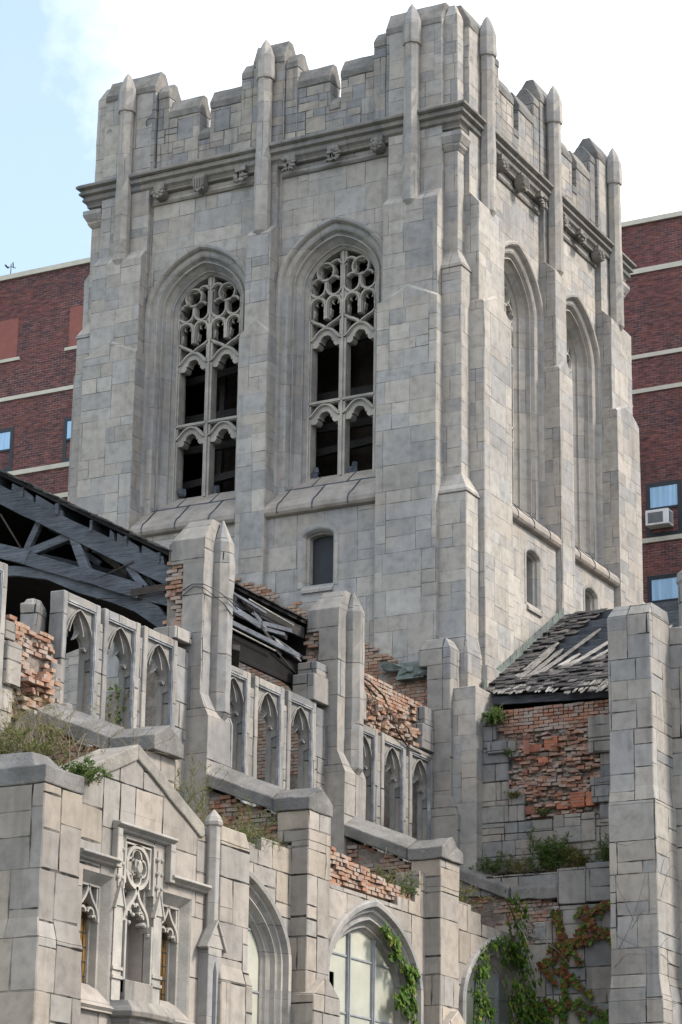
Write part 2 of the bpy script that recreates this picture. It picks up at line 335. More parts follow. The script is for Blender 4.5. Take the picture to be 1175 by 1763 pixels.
# ------------------------------------------------------------------ shared shapes
def arch(hw, c, off, zs, n=9):
    if c < 0:      # low four-centred curve; -c is the rise of the opening itself
        n = n+2; w = hw+off; rise = -c+off*1.05; L = []
        for i in range(n+1):
            u = math.cos(math.pi/2*i/n); L.append((-w*u, zs+rise*(.8*math.sqrt(max(0, 1-u*u))+.2*(1-u))))
        return L + [(-x, z) for x, z in reversed(L[:-1])]
    Rr = hw + c + off; top = math.acos(c/Rr); L = []
    for i in range(n+1):
        a = top*i/n; L.append((c - Rr*math.cos(a), zs + Rr*math.sin(a)))
    return L + [(-x, z) for x, z in reversed(L[:-1])]
def arch_full(hw, c, off, zs, zb, n=9): return [(-(hw+off), zb)] + arch(hw, c, off, zs, n) + [(hw+off, zb)]
def mould(mb, m, tc, hw, c, zs, zb, prof, n=9):
    rings = [[m(tc+t, z, o) for t, z in arch_full(hw, c, off, zs, zb, n)] for off, o in prof]
    mb.loft(rings, caps=False, closed=False)
def spandrel(mb, m, tc, t0, t1, z1, hw, c, off, zs, zb, o0, o1, n=9):
    """wall with a pointed opening: outer rect t0..t1, zb..z1, faces at o0 (front) and o1 (back)"""
    A = arch(hw, c, off, zs, n); e = hw+off
    for o in (o0, o1):
        for a, b in ((t0, tc-e), (tc+e, t1)):
            if abs(b-a) > .02: mb.add([m(a, zb, o), m(b, zb, o), m(b, zs, o), m(a, zs, o), m(b, z1, o), m(a, z1, o)], [(0, 1, 2, 3), (3, 2, 4, 5)])
        for (p, q), (r, s_) in zip(A, A[1:]): mb.add([m(tc+p, q, o), m(tc+r, s_, o), m(tc+r, z1, o), m(tc+p, z1, o)], [(0, 1, 2, 3)])
    rev = [m(tc-e, zb, o0)] ; ring0 = [m(tc+t, z, o0) for t, z in arch_full(hw, c, off, zs, zb, n)]; ring1 = [m(tc+t, z, o1) for t, z in arch_full(hw, c, off, zs, zb, n)]
    mb.loft([ring0, ring1], caps=False, closed=False)
    mb.add([m(t0, z1, o0), m(t1, z1, o0), m(t1, z1, o1), m(t0, z1, o1)], [(0, 1, 2, 3)])
    for t in (t0, t1): mb.add([m(t, zb, o0), m(t, z1, o0), m(t, z1, o1), m(t, zb, o1)], [(0, 1, 2, 3)])
def arc(cx, cz, r, a0, a1, n=8): return [(cx + r*math.cos(R(a0+(a1-a0)*i/n)), cz + r*math.sin(R(a0+(a1-a0)*i/n))) for i in range(n+1)]
def bez(p0, p1, p2, p3, n=8):
    out = []
    for i in range(n+1):
        t = i/n; a = (1-t)**3; b = 3*t*(1-t)**2; c = 3*t*t*(1-t); d = t**3
        out.append((a*p0[0]+b*p1[0]+c*p2[0]+d*p3[0], a*p0[1]+b*p1[1]+c*p2[1]+d*p3[1]))
    return out
def bricks(mb, m, a0, a1, z0, z1, keep=None, dep=None, L=.205, H=.068, j=.012, thick=.10, miss=.02, g=.010, seed=1):
    """individual bricks on a face; m maps (along, z, out)"""
    rnd = random.Random(seed); r = 0; z = z0
    while z < z1:
        a = a0 - (L/2 if r % 2 else 0); header = (r % 6 == 5)
        while a < a1:
            l = (L/2 if header else L)
            ca, cz = a+l/2, z+H/2
            if ca > a0-.02 and ca < a1 and rnd.random() > miss and (keep is None or keep(ca, cz)):
                o = (dep(ca, cz) if dep else 0) + rnd.uniform(-j, j); sk = rnd.uniform(-j, j)*.5
                x0, x1 = a+g/2+rnd.uniform(0, .006), a+l-g/2-rnd.uniform(0, .006); b0, b1 = z+g/2, z+H-g/2-rnd.uniform(0, .006)
                k = lambda: rnd.uniform(-.004, .004)
                vs = [m(x0+k(), b0+k(), o+sk), m(x1+k(), b0+k(), o-sk), m(x1+k(), b1+k(), o-sk), m(x0+k(), b1+k(), o+sk),
                      m(x0, b0, o-thick), m(x1, b0, o-thick), m(x1, b1, o-thick), m(x0, b1, o-thick)]
                mb.add(vs, [(0,1,2,3),(7,6,5,4),(0,4,5,1),(1,5,6,2),(2,6,7,3),(3,7,4,0)])
            a += l
        z += H; r += 1
def nz(a, b, s=1., k=0): return mnoise.noise(Vector((a*s, b*s, k)))

# ================================================================== TOWER
TC = (-4.87, 4.87, 0.)
tower = thing('church_tower', TC, 'tall square Gothic bell tower of pale limestone with battlements and shafts', 'tower')
tower['_w'] = (0, 0, 0)
def ms(s, z, o): return (4.87-s, -o-4.87, z)
def moz(o, z, s): return ms(s, z, o)
BC = (3.235, 6.505); HW, CC, ZS = .80, -.80, 22.70
def sidepart(name, mb, mat, bevel=0, sides=(0, 1, 2, 3), under=None):
    me = mb.mesh(name, mat); out = {}
    if name in WORN: worn(me, .32, WORN[name], 4.87-TC[0])
    for k in sides:
        o = bpy.data.objects.new(name, me); COL.objects.link(o); out[k] = o
        if under: o.parent = under[k]
        else: o.parent = tower; o.rotation_euler = (0, 0, k*math.pi/2)
        if bevel:
            md = o.modifiers.new('edge', 'BEVEL'); md.width = bevel; md.segments = 1; md.limit_method = 'ANGLE'; md.angle_limit = R(35)
    return out
# bay walls
wb = MB()
for tc in BC: spandrel(wb, ms, tc, tc-1.29, tc+1.29, 26.0, HW, CC, .485, ZS, 18., -.36, -1.2)
for a, b in ((.36, 1.96), (4.52, 5.22), (7.78, 9.38)): wb.box(4.87-b, 4.87-a, -4.87+.37, -4.87+1.25, 0, 26.2)
def sw_open(tc, t0, t1):
    spandrel(wb, ms, tc, t0, t1, 17.44, .36, -.16, 0, 16.93, 15.9, -.02, -.75, 6)
    x0, x1 = 4.87-t1, 4.87-t0; wb.box(x0, x1, -4.87+.02, -4.87+.75, 0, 15.9)
sw_open(3.31, 1.96, 4.52); sw_open(6.43, 5.22, 7.78)
sidepart('wall', wb, M['tower'])
# window surround mouldings
PROF = [(.57, -.37), (.565, -.30), (.53, -.25), (.48, -.26), (.45, -.30), (.43, -.37), (.35, -.375), (.31, -.40), (.27, -.49), (.235, -.52), (.22, -.46), (.195, -.455), (.175, -.54), (.09, -.66), (.065, -.655), (.055, -.70), (0, -.76), (-.01, -1.16)]
WN = []
for tc in BC:
    mo = MB(); mould(mo, ms, tc, HW, CC, ZS, 17.9, PROF, 10); WN.append(sidepart('window', mo, M['dress']))
# small window surrounds and boards
for tc in (3.31, 6.43):
    so = MB(); bo = MB()
    mould(so, ms, tc, .36, -.16, 16.93, 15.86, [(.10, -.019), (.095, -.005), (.03, -.005), (0, -.018), (-.045, -.08), (-.05, -.12), (-.085, -.16), (-.09, -.32)], 6)
    so.ext([(-.02, 15.86), (.03, 15.8), (.03, 15.74), (-.35, 15.74), (-.35, 16.0)], tc-.36, tc+.36, moz)
    A = arch_full(.275, -.12, 0, 16.93, 15.95, 6); bo.ext([(tc+a, z) for a, z in A], -.30, -.34, lambda p, q, r: ms(p, q, r))
    u_ = sidepart('small_window', so, M['dress'], sides=(0, 1)); sidepart('boarded_panel', bo, M['board'], sides=(0, 1), under=u_)
# sloped sills with sealant joints
SP = [(-1.3, 17.2), (-1.3, 18.62), (-.86, 18.50), (-.45, 18.16), (-.06, 17.80), (.05, 17.72), (.115, 17.62), (.12, 17.53), (.08, 17.47), (.0, 17.445)]
for wi, (t0, t1) in enumerate(((1.96, 4.52), (5.22, 7.78))):
    si = MB(); sj = MB(); si.ext(SP, t0, t1, moz)
    pj = lambda o: 18.50 + (-.86-o)*(18.50-17.80)/(.80) if o < -.06 else 17.8
    for k in range(3):
        s0 = t0 + .62 + k*.82; sj.ext([(-.46, 18.175), (-.45, 18.185), (-.05, 17.815), (.06, 17.735), (.127, 17.63), (.127, 17.5), (.1, 17.5), (.0, 17.75)], s0-.012, s0+.012, moz)
        s1 = s0+.33; sj.ext([(-.87, 18.49), (-.87, 18.515), (-.44, 18.172), (-.44, 18.14)], s1-.011, s1+.011, moz)
    sj.ext([(-.465, 18.15), (-.465, 18.185), (-.435, 18.16), (-.435, 18.13)], t0, t1, moz)
    sidepart('window_sill', si, M['sill'], .01, under=WN[wi]); sidepart('sill_joint', sj, M['leadd'], under=WN[wi])
# tracery
ODZ = (-.765, -.80, -1.02)
for wi, tc in enumerate(BC):
    tr = MB()
    m = lambda t, z, o, tc=tc: ms(tc+t, z, o)
    def bar(path, w=.034, w2=.072, closed=False):
        tr.rib(path, w, ODZ[0], ODZ[1], m, closed); tr.rib(path, w2, ODZ[1]+.002, ODZ[2] if w2 > .09 else -.93, m, closed)
    bar([(0, 18.45), (0, 23.48)], .05, .16)
    for sg in (-1, 1):
        f = lambda pts: [(sg*a, b) for a, b in pts]
        bar([(sg*.785, 18.3), (sg*.785, 22.75)], .04, .10)
        bar(f(arc(.42, 23.07, .20, 0, 360, 20)[:-1]), .034, .06, True)
        for q in range(4):
            tr.rib(f(arc(.42+.092*math.cos(R(45+90*q)), 23.07+.092*math.sin(R(45+90*q)), .088, -100+45+90*q, 100+45+90*q, 7)), .028, -.84, -.96, m)
        bar(f([(.035, 23.15), (.035, 22.72)] + arc(.215, 22.70, .178, 180, 350, 9) + [(.40, 22.84)]), .036, .07)
        bar(f([(.775, 22.95), (.775, 22.72)] + arc(.60, 22.70, .178, 0, -170, 9) + [(.415, 22.84)]), .036, .07)
        bar(f(bez((.36, 22.88), (.28, 22.92), (.22, 23.0), (.10, 22.88), 6)), .03, .06); bar(f(bez((.50, 22.9), (.58, 22.92), (.64, 22.98), (.72, 22.84), 6)), .03, .06)
        bar(f(bez((.03, 23.2), (.08, 23.3), (.16, 23.36), (.30, 23.24), 6)), .035, .07)
        for cx in (.215, .60):
            bar(f([(cx-.175, 22.0), (cx-.175, 22.32)] + arc(cx, 22.325, .172, 180, 0, 9) + [(cx+.175, 22.0)]), .042, .08)
            tr.rib(f(arc(cx, 22.40, .075, -50, 230, 8)), .024, -.86, -.93, m)
            for dx in (-1, 1):
                tr.ext(f([(cx+dx*.09, 22.24), (cx+dx*.165, 22.28), (cx+dx*.165, 22.12), (cx+dx*.12, 22.08)]), -.86, -.97, m)
        bar(f(bez((.03, 22.06), (.05, 21.92), (.32, 21.92), (.40, 21.78), 6))); bar(f(bez((.775, 22.06), (.75, 21.92), (.50, 21.92), (.41, 21.78), 6)))
        # cusped light heads: upper and transom
        for zc, flat in ((21.66, 0), (19.95, 1)):
            bar(f(bez((.03, zc-.13), (.16, zc-.10), (.20, zc+.11), (.405, zc+.12), 7))); bar(f(bez((.78, zc-.13), (.65, zc-.10), (.61, zc+.11), (.405, zc+.12), 7)))
            A = [(.03, zc-.27), (.19, zc-.28), (.235, zc-.22), (.225, zc-.16)] + arc(.405, zc-.155, .135, 185, -5, 9) + [(.585, zc-.16), (.575, zc-.22), (.62, zc-.28), (.78, zc-.27)]
            Z = bez((.03, zc-.12), (.16, zc-.09), (.20, zc+.12), (.405, zc+.13), 7) + bez((.405, zc+.13), (.61, zc+.12), (.65, zc-.09), (.78, zc-.12), 7)[1:]
            n = 16; rs = lambda P: [P[int(round(i*(len(P)-1)/n))] for i in range(n+1)]
            a_, z_ = rs(A), rs(Z)
            rings = [[m(sg*p[0], p[1], -.82), m(sg*q[0], q[1], -.82), m(sg*q[0], q[1], -1.04), m(sg*p[0], p[1], -1.04)] for p, q in zip(a_, z_)]
            tr.loft(rings)
            if flat: bar(f([(.0, zc+.175), (.79, zc+.175)]), .05, .09)
    sidepart('tracery', tr, M['trac'], under=WN[wi])
# buttresses at corners and middle
def butt(s0, s1, olo, ohi, zlo, ztop, sh_o, blk):
    bt = MB()
    sc = (s0+s1)/2; w = .055
    bt.ext([(s0, 0), (s1, 0), (s1, zlo), (sc, zlo+.33), (s0, zlo)], olo-.04, -.5, lambda p, q, r: ms(p, q, r))
    rings = []
    for o, e, dz in ((olo-.04, 0, 0), (olo, .0, -.05)):
        rings.append([ms(s0, 0, o), ms(s1, 0, o), ms(s1, zlo+dz, o), ms(sc, zlo+.33+dz*1.5, o), ms(s0, zlo+dz, o)])
    bt.loft(rings)
    bt.ext([(-.6, zlo-1), (ohi, zlo-1), (ohi, ztop), (sh_o, ztop+.25), (-.6, ztop+.25)], s0+w, s1-w, moz)
    bt.fr(4.87-s1-.02, 4.87-s0+.02, -4.87-olo-.05, -4.87+.3, 0, 4.87-s1-.02, 4.87-s0+.02, -4.87-olo-.05, -4.87+.3, 14.0)
    a, b, zt, o = blk; bt.box(4.87-b, 4.87-a, -4.87-o, -4.87+.95, 23.6, zt)
    sidepart('buttress', bt, M['tower'], .012)
butt(.59, 1.95, .13, .0, 21.7, 23.93, -.21, (.655, 1.90, 28.14, -.22)); butt(7.79, 9.15, .13, .0, 21.7, 23.93, -.21, (7.84, 9.085, 28.14, -.22)); butt(4.52, 5.22, .12, .02, 21.6, 23.9, -.24, (4.60, 5.14, 26.0, -.24))
# corner piers (one per side at its near end)
cp = MB()
def sq(d0, d1, z0, z1, back=.64): cp.fr(4.87-back, 4.87+d0, -4.87-d0, -4.87+back, z0, 4.87-back, 4.87+d1, -4.87-d1, -4.87+back, z1)
sq(.38, .38, 0, 13.35); sq(.07, .07, 13.3, 14.1); sq(.07, .002, 14.1, 14.5); sq(.002, .002, 14.4, 17.42); sq(.035, .035, 17.42, 17.47, .66); sq(.035, -.185, 17.47, 17.86, .66)
sq(-.185, -.185, 17.8, 22.34); sq(-.16, -.16, 22.34, 22.39, .66); sq(-.16, -.33, 22.39, 22.74, .66); sq(-.335, -.335, 22.6, 25.02, .655); sq(-.335, -.27, 25.02, 25.1, .655); sq(-.27, -.25, 25.1, 25.17, .655); sq(-.25, -.18, 25.17, 25.3, .655); sq(-.18, -.18, 25.3, 25.42, .655)
sq(-.345, -.345, 25.4, 28.2, .67)
cp.fr(4.87-.67, 4.87-.345, -4.87+.345, -4.87+.67, 28.2, 4.87-.60, 4.87-.48, -4.87+.48, -4.87+.60, 28.52)
sidepart('corner_pier', cp, M['tower'], .012)
# pinnacle shafts
for sc in (1.30, 4.87, 8.44):
    ps = MB(); x, y = 4.87-sc, -4.87+.10
    ps.oct(x, y, [(23.7, .02), (23.95, .185), (25.35, .185), (25.95, .165), (27.56, .165), (27.57, .20), (27.63, .21), (27.98, .205), (28.12, .195), (28.30, .145), (28.45, .08), (28.55, .015)])
    sidepart('pinnacle_shaft', ps, M['dress'], .012, sides=(0, 1, 2, 3) if sc < 9 else (0, 1))
# cornice ring with mitred corners
cn = MB(); CP = [(-.7, 26.10), (-.2, 26.08), (-.09, 26.03), (-.05, 25.99), (-.05, 25.94), (-.10, 25.91), (-.13, 25.90), (-.13, 25.86), (-.10, 25.83), (-.105, 25.79), (-.16, 25.76), (-.18, 25.75), (-.18, 25.70), (-.16, 25.68), (-.17, 25.64), (-.22, 25.60), (-.25, 25.55), (-.25, 25.51), (-.30, 25.49), (-.7, 25.49)]
cn.loft([[ms(-o, z, o) for o, z in CP], [ms(9.74+o, z, o) for o, z in CP]])
for tc in BC: cn.ext([(-.5, 25.33), (-.33, 25.33), (-.30, 25.29), (-.32, 25.24), (-.5, 25.22)], tc-1.285, tc+1.285, moz)
sidepart('cornice', cn, M['cornice'])
# carved bosses
def boss(kind, s0, seed):
    b = MB(); rnd = random.Random(seed); z0 = 25.44; q = lambda t, z, o: ms(s0+t*.88, 25.44+(z-25.44)*.88, o)
    b.ext([(-.15, z0+.1), (-.15, z0+.25), (.15, z0+.25), (.15, z0+.1)], -.12, -.32, lambda p, r, t: q(p, r, t))
    if kind == 'shield':
        b.ext([(-.16, z0+.16), (.16, z0+.16), (.15, z0-.05), (.08, z0-.17), (0, z0-.23), (-.08, z0-.17), (-.15, z0-.05)], -.07, -.3, lambda p, r, t: q(p, r, t))
        for k in range(4): b.rib([(-.11+k*.073, z0+.13), (-.11+k*.073, z0-.12)], .026, -.045, -.08, q)
        for k in range(5): b.rock(q(rnd.uniform(-.16, .16), z0-.14+rnd.uniform(-.06, .04), -.12), .045, seed+k, n=1)
    elif kind == 'rosette':
        b.ext([(.17*math.cos(R(30*i)), z0+.17*math.sin(R(30*i))) for i in range(12)], -.10, -.3, lambda p, r, t: q(p, r, t))
        b.rock(q(0, z0, -.08), .075, seed, (1, .6, 1), 2)
        for i in range(8): b.rock(q(.12*math.cos(R(45*i)), z0+.12*math.sin(R(45*i)), -.09), .052, seed+i, (1, .6, 1), 1)
    else:
        for i in range(16):
            b.rock(q(rnd.uniform(-.15, .15), z0+rnd.uniform(-.18, .15), -.13+rnd.uniform(-.05, .05)), rnd.uniform(.04, .075), seed+i*1.3, (1.3, .7, .8), 1)
        for i in range(4): b.rib(bez((0, z0), (-.1+.07*i, z0+.15), (.16-.1*i, z0-.1), (-.14+.1*i, z0-.17), 5), .035, -.06, -.12, q)
    return b
kinds = ['leaf', 'shield', 'rosette']
for i, (s0, kd) in enumerate([(2.14, 'rosette'), (3.19, 'leaf'), (4.24, 'leaf'), (5.46, 'leaf'), (6.49, 'shield'), (7.53, 'rosette')]):
    sidepart('carved_boss', boss(kd, s0, i*5+1), M['cornice'])
# parapet: pieces with chamfered copings
def merlon(s0, s1, ze, zr, of=-.30, ob=-.74, low=25.9):
    pp = MB(); pc = MB()
    x0, x1 = 4.87-s1, 4.87-s0
    pp.box(x0, x1, -4.87-of, -4.87-ob, low, ze-.16)
    om = (of+ob)/2
    pc.ext([(of+.018, ze-.16), (of+.018, ze), (om+.07, zr), (om-.07, zr), (ob-.018, ze), (ob-.018, ze-.16)], s0-.004, s1+.004, moz)
    u_ = sidepart('merlon', pp, M['upper'], .01); sidepart('coping', pc, M['cope'], .015, under=u_)
for tc in BC:
    merlon(tc-.13, tc+.13, 26.75, 26.95)
    for sg in (-1, 1):
        a, b = sorted((tc+sg*.13, tc+sg*.93)); merlon(a, b, 27.45, 27.78)
        a, b = sorted((tc+sg*.93, tc+sg*1.22)); merlon(a, b, 27.98, 28.24, -.285, -.78)
for a, b, o in ((.655, 1.98, -.22), (7.76, 9.085, -.22), (4.47, 5.27, -.25)):
    pp = MB(); pc = MB()
    pc.ext([(o+.016, 28.02), (o+.016, 28.16), (-.42, 28.60), (-.60, 28.60), (-.86, 28.20), (-.86, 28.02)], a+.0, b-.0, moz)
    pp.box(4.87-b+.005, 4.87-a-.005, -4.87-o+.006, -4.87+.8, 25.8, 28.03)
    if a < 1: pp.box(4.87-1.97, 4.87-.5, -4.87+.5, -4.87+.93, 25.9, 28.30); pp.fr(4.87-.85, 4.87-.40, -4.87+.40, -4.87+1.2, 25.9, 4.87-.85, 4.87-.48, -4.87+.48, -4.87+1.2, 28.46)
    u_ = sidepart('parapet_block', pp, M['upper'], .01); sidepart('coping', pc, M['cope'], .015, under=u_)
# core and slabs added inside; their dark colour stands for the unlit belfry
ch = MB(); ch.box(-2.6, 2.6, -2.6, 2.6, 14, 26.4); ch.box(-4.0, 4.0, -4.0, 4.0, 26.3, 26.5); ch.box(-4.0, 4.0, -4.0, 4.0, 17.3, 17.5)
o = obj('belfry_shade_core', ch, M['gloom'], tower)
for q in range(7):
    bb = MB(); z = 18.2+q*.8; bb.beam((-3.1, -3.2-.1*(q % 3), z), (3.1, -3.2-.1*(q % 3), z+(.5 if q % 3 == 1 else 0)), .12, .16); obj('belfry_beam', bb, M['char'], tower)
    if q % 2: bb = MB(); bb.beam((-2.7+q*.75, -3.0, 18), (-2.6+q*.75, -3.0, 23), .12, .12); obj('belfry_beam', bb, M['char'], tower)
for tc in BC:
    bk = MB(); bk.box(4.87-tc-.8, 4.87-tc+.8, -4.87+1.15, -4.87+1.2, 18.3, 23.6); sidepart('light_block_sheet', bk, M['black'], sides=(2, 3))  # unseen sheets added to block rear light and keep the belfry dark
# debris in window feet
for s0, hh in ((3.90, .30), (3.0, .26), (7.15, .3), (6.3, .2)):
    db = MB()
    for k in range(4): db.chunk(*ms(s0+random.uniform(-.05, .05), 18.52+hh*random.random()*.6, -.9), .09, .08, .14, .03, random.random())
    sidepart('window_debris', db, M['leadd'], sides=(0,))

# ================================================================== NAVE
XW = -.5
nave = thing('ruined_nave', (-4.87, -9, 0), 'ruined nave clerestory wall with traceried window frames and tall pinnacled buttresses', 'church ruin')
mX = lambda y, z, x: (x, y, z)
mXZ = lambda x, z, y: (x, y, z)
cw = MB()
WIN = [(-14.95, 1), (-12.5, 1), (-11.38, 1), (-10.26, 1), (-7.92, 1), (-6.76, 1), (-5.62, 1), (-3.26, 1), (-2.10, 1), (-.95, 1)]
ZT, ZB, WH = 11.93, 9.5, .385
def foil(hw, zt):
    return [(-hw, zt-.72), (-hw+.01, zt-.62)] + arc(-hw+.15, zt-.50, .13, 200, 35, 6) + arc(0, zt-.26, .155, 205, -25, 9) + arc(hw-.15, zt-.50, .13, 145, -20, 6) + [(hw-.01, zt-.62), (hw, zt-.72)]
for yc, _ in WIN:
    m = lambda t, z, x, yc=yc: (x, yc+t, z); cwf = MB(); th = MB(); ld = MB()
    for x0, x1, pr in ((XW+.02, XW-.24, 0),):
        cwf.box(x1, x0, yc-WH-.12, yc-WH, ZB-1.5, 12.06); cwf.box(x1, x0, yc+WH, yc+WH+.12, ZB-1.5, 12.06)
        cwf.box(x1+.003, x0-.003, yc-WH, yc+WH, ZT, 12.055); cwf.box(x1+.003, x0-.003, yc-WH, yc+WH, ZB-1.5, ZB)
    # chamfered inner reveal + head plate
    A = foil(WH-.05, ZT-.05); n_ = len(A)-1; PA = [(-WH+.01, ZT-.72)] + arch(WH-.01, .22, 0, ZT-.60, 8) + [(WH-.01, ZT-.72)]
    F = []
    for q in range(n_+1):
        f = q/n_*(len(PA)-1); k_ = min(int(f), len(PA)-2); f -= k_; F.append((PA[k_][0]*(1-f)+PA[k_+1][0]*f, PA[k_][1]*(1-f)+PA[k_+1][1]*f))
    th.loft([[m(p[0], p[1], XW-.035) for p in F], [m(p[0]*.96+a[0]*.04, p[1]*.9+a[1]*.1, XW-.07) for p, a in zip(F, A)], [m(p[0]*.5+a[0]*.5, p[1]*.45+a[1]*.55, XW-.13) for p, a in zip(F, A)], [m(a[0], a[1], XW-.17) for a in A], [m(a[0], a[1], XW-.23) for a in A]], caps=False, closed=False)
    Z = [(p[0], ZT+.01) if abs(p[0]) < WH-.03 else (math.copysign(WH, p[0]), max(p[1], ZT-.72)) for p in F]
    th.loft([[m(a[0], a[1], XW-.035), m(b[0], b[1], XW-.035), m(b[0], b[1], XW-.22), m(a[0], a[1], XW-.22)] for a, b in zip(F, Z)])
    th.rib(PA, .028, XW-.012, XW-.06, m)
    for sg in (-1, 1):
        th.rib([(sg*(WH-.035), ZB), (sg*(WH-.035), ZT-.66)], .06, XW-.15, XW-.23, m)
        th.rib(bez((sg*.02, ZT-.08), (sg*.10, ZT-.20), (sg*.16, ZT-.28), (sg*.19, ZT-.42), 6), .022, XW-.07, XW-.16, m)
        th.rib(bez((sg*(WH-.03), ZT-.5), (sg*.32, ZT-.62), (sg*.27, ZT-.66), (sg*.24, ZT-.58), 5), .022, XW-.09, XW-.16, m)
    # pale cames left round the frame
    ld.box(XW-.03, XW+.022, yc+WH-.012, yc+WH+.012, ZB, ZT); ld.box(XW-.03, XW+.022, yc+WH-.045, yc+WH-.03, ZB, ZT-.02)
    ld.box(XW-.05, XW+.01, yc-WH, yc+WH, ZT-.035, ZT-.01); ld.box(XW-.05, XW+.024, yc-WH, yc+WH, ZT-.006, ZT+.012)
    wf = obj('window_frame', cwf, M['butt'], nave, .012)
    for nm, b_, mt_ in (('tracery_head', th, M['tracn']), ('lead_came', ld, M['lead'])): obj(nm, b_, mt_, wf).matrix_parent_inverse = Matrix.Identity(4)
# piers between frames (set back, lower)
for a, b, zt in ((-12.0, -11.88, 11.80), (-10.88, -10.76, 11.86), (-9.77, -9.35, 11.98), (-8.7, -8.42, 12.1), (-7.42, -7.26, 11.83), (-6.26, -6.12, 11.78), (-5.12, -4.7, 12.0), (-4.0, -3.76, 12.1), (-2.76, -2.60, 11.98), (-1.60, -1.45, 11.83), (-.45, -.2, 12.05), (-14.46, -14.14, 10.95), (-13.14, -13.0, 10.6)):
    cw.box(XW-.23, XW-.005, a-.003, b+.003, 7.5, zt)
cw.box(XW-.49, XW+.05, -18.7, .0, 0, 9.0)
for y0, y1, z0, z1, x1 in ((-13.22, -13.0, 10.2, 10.9, -.47), (-14.42, -14.16, 10.98, 11.25, -.49), (-14.4, -14.05, 10.3, 10.94, -.44), (-5.32, -4.74, 12.07, 12.55, -.43), (-5.15, -4.74, 12.56, 12.80, -.47), (-9.92, -9.4, 12.07, 12.27, -.44),
                           (-3.97, -3.30, 12.12, 12.68, -.44), (-3.97, -3.5, 12.69, 12.93, -.48), (-1.02, -.5, 12.08, 12.56, -.43), (-.88, -.5, 12.57, 12.92, -.45)):
    cw.box(XW-.36, x1, y0, y1, z0, z1)
obj('clerestory_wall', cw, M['nave'], nave, .012)
fw = MB(); fw.box(-9.75, -9.25, -18.7, -4.3, 0, 13.6); fw.box(-9.75, -9.25, -4.3, 0, 0, 12.); obj('far_wall', fw, M['nave'], nave)
# tall buttresses
def nave_butt(y0, y1, xin):
    b = MB(); xo, xm = -.10, -.265
    b.box(-.6, xo, y0, y1, 0, 10.88)
    b.fr(-.6, xo, y0, y1, 10.88, -.6, xm, y0+.002, y1-.002, 11.28)
    b.box(-.66, xm, y0+.002, y1-.002, 11.2, 13.5)
    b.box(xin, xm, y0+.002, y1-.002, 13.46, 13.86); ym = (y0+y1)/2
    b.fr(xin, xm, y0+.002, y1-.002, 13.86, xin+.16, xm-.02, ym-.12, ym+.12, 14.25)
    y = ym+.10; b.oct(xm+.04, y, [(10.75, .02), (11.0, .20), (13.86, .20), (14.28, .015)])
    return b
for y0, y1 in ((-9.4, -8.6), (-4.75, -3.95)): obj('buttress', nave_butt(y0, y1, -.9), M['butt'], nave, .014)
b = MB(); b.box(-.6, .05, -.52, -.1, 0, 10.85); b.fr(-.6, .05, -.52, -.1, 10.85, -.6, -.1, -.5, -.1, 11.25); b.box(-.6, -.1, -.5, -.1, 11.2, 13.85); b.box(-.78, -.09, -.51, -.1, 13.8, 14.12); b.fr(-.78, -.09, -.51, -.1, 14.12, -.70, -.22, -.42, -.1, 14.34)
obj('buttress', b, M['butt'], nave, .014)
b = MB(); b.box(-.62, -.10, -14.05, -13.25, 0, 9.7); b.fr(-.6, -.12, -14.03, -13.25, 9.7, -.55, -.3, -13.9, -13.3, 10.0); obj('broken_buttress', b, M['nave'], nave, .014)
# raking aisle walls + copings
def rake(y0, y1, xe, lift=0):
    c = MB(); ym = (y0+y1)/2
    def ring(x, zl, w=0): return [(x, y0-w, zl), (x, y0-w, zl+.2), (x, ym, zl+.42), (x, y1+w, zl+.2), (x, y1+w, zl)]
    c.loft([ring(-.14, 9.76+lift), ring(1.10, 9.255+lift)]); 
    c.loft([ring(1.125, 9.225+lift, .006), ring(1.3, 9.225+lift, .006), ring(xe, 9.225+lift, .006)])
    s = MB(); s.box(1.105, 1.125, y0-.01, y1, 9.25+lift, 9.45+lift)
    return c, s
mYb = lambda Yp: (lambda x, z, o: (x, Yp-o, z))
def xz_rake(Yp, z0, seed, x1=1.4, mat='brickd', lo=8.3):
    bb = MB(); zt = lambda x: 9.72-.41*(x+.1)
    bricks(bb, mYb(Yp), -.1, x1, lo, 9.75, keep=lambda a, z: z < zt(a)-.02, dep=lambda a, z: .05*nz(a, z, 2.5, seed)+.06*nz(a, z*3, 1.3, seed+5)-.03, j=.02, miss=.05, seed=seed, thick=.14)
    return bb
for i, (y0, y1, xe) in enumerate(((-14.05, -13.27, 1.86), (-9.4, -8.62, 1.76), (-4.75, -3.97, 1.8), (-.52, -.05, 2.06))):
    c, s = rake(y0, y1, xe, -.05 if i == 3 else 0)
    obj('raking_coping', c, M['cope'], nave, .018, 2); obj('coping_joint', s, M['leadd'], nave)
    ym = (y0+y1)/2
    if i < 3:
        obj('raking_wall_brick', xz_rake(y0+.1, 8, 20+i), M['brickd'], nave)
        k = MB(); k.ext([(-.12, 8), (1.35, 8), (1.35, 9.2), (1.0, 9.24), (-.12, 9.70)], y0+.17, y1-.12, mXZ); obj('raking_wall_core', k, M['mort'], nave)
        p = MB(); p.box(1.18, 1.745, y0+.03, y1-.03, 8.75, 9.222); p.box(1.43, 1.74, y0+.03, y1-.03, 0, 8.76)
        p.box(1.4, 1.90, y0-.02, y1+.06, 0, 6.42); p.ext([(y0-.02, 6.42), (ym+.02, 6.72), (y1+.06, 6.42)], 1.4, 1.90, lambda a, z, x: (x, a, z))
        obj('aisle_buttress', p, M['warm'], nave, .014)
        if i == 1 or i == 2:
            for q in range(2): pass
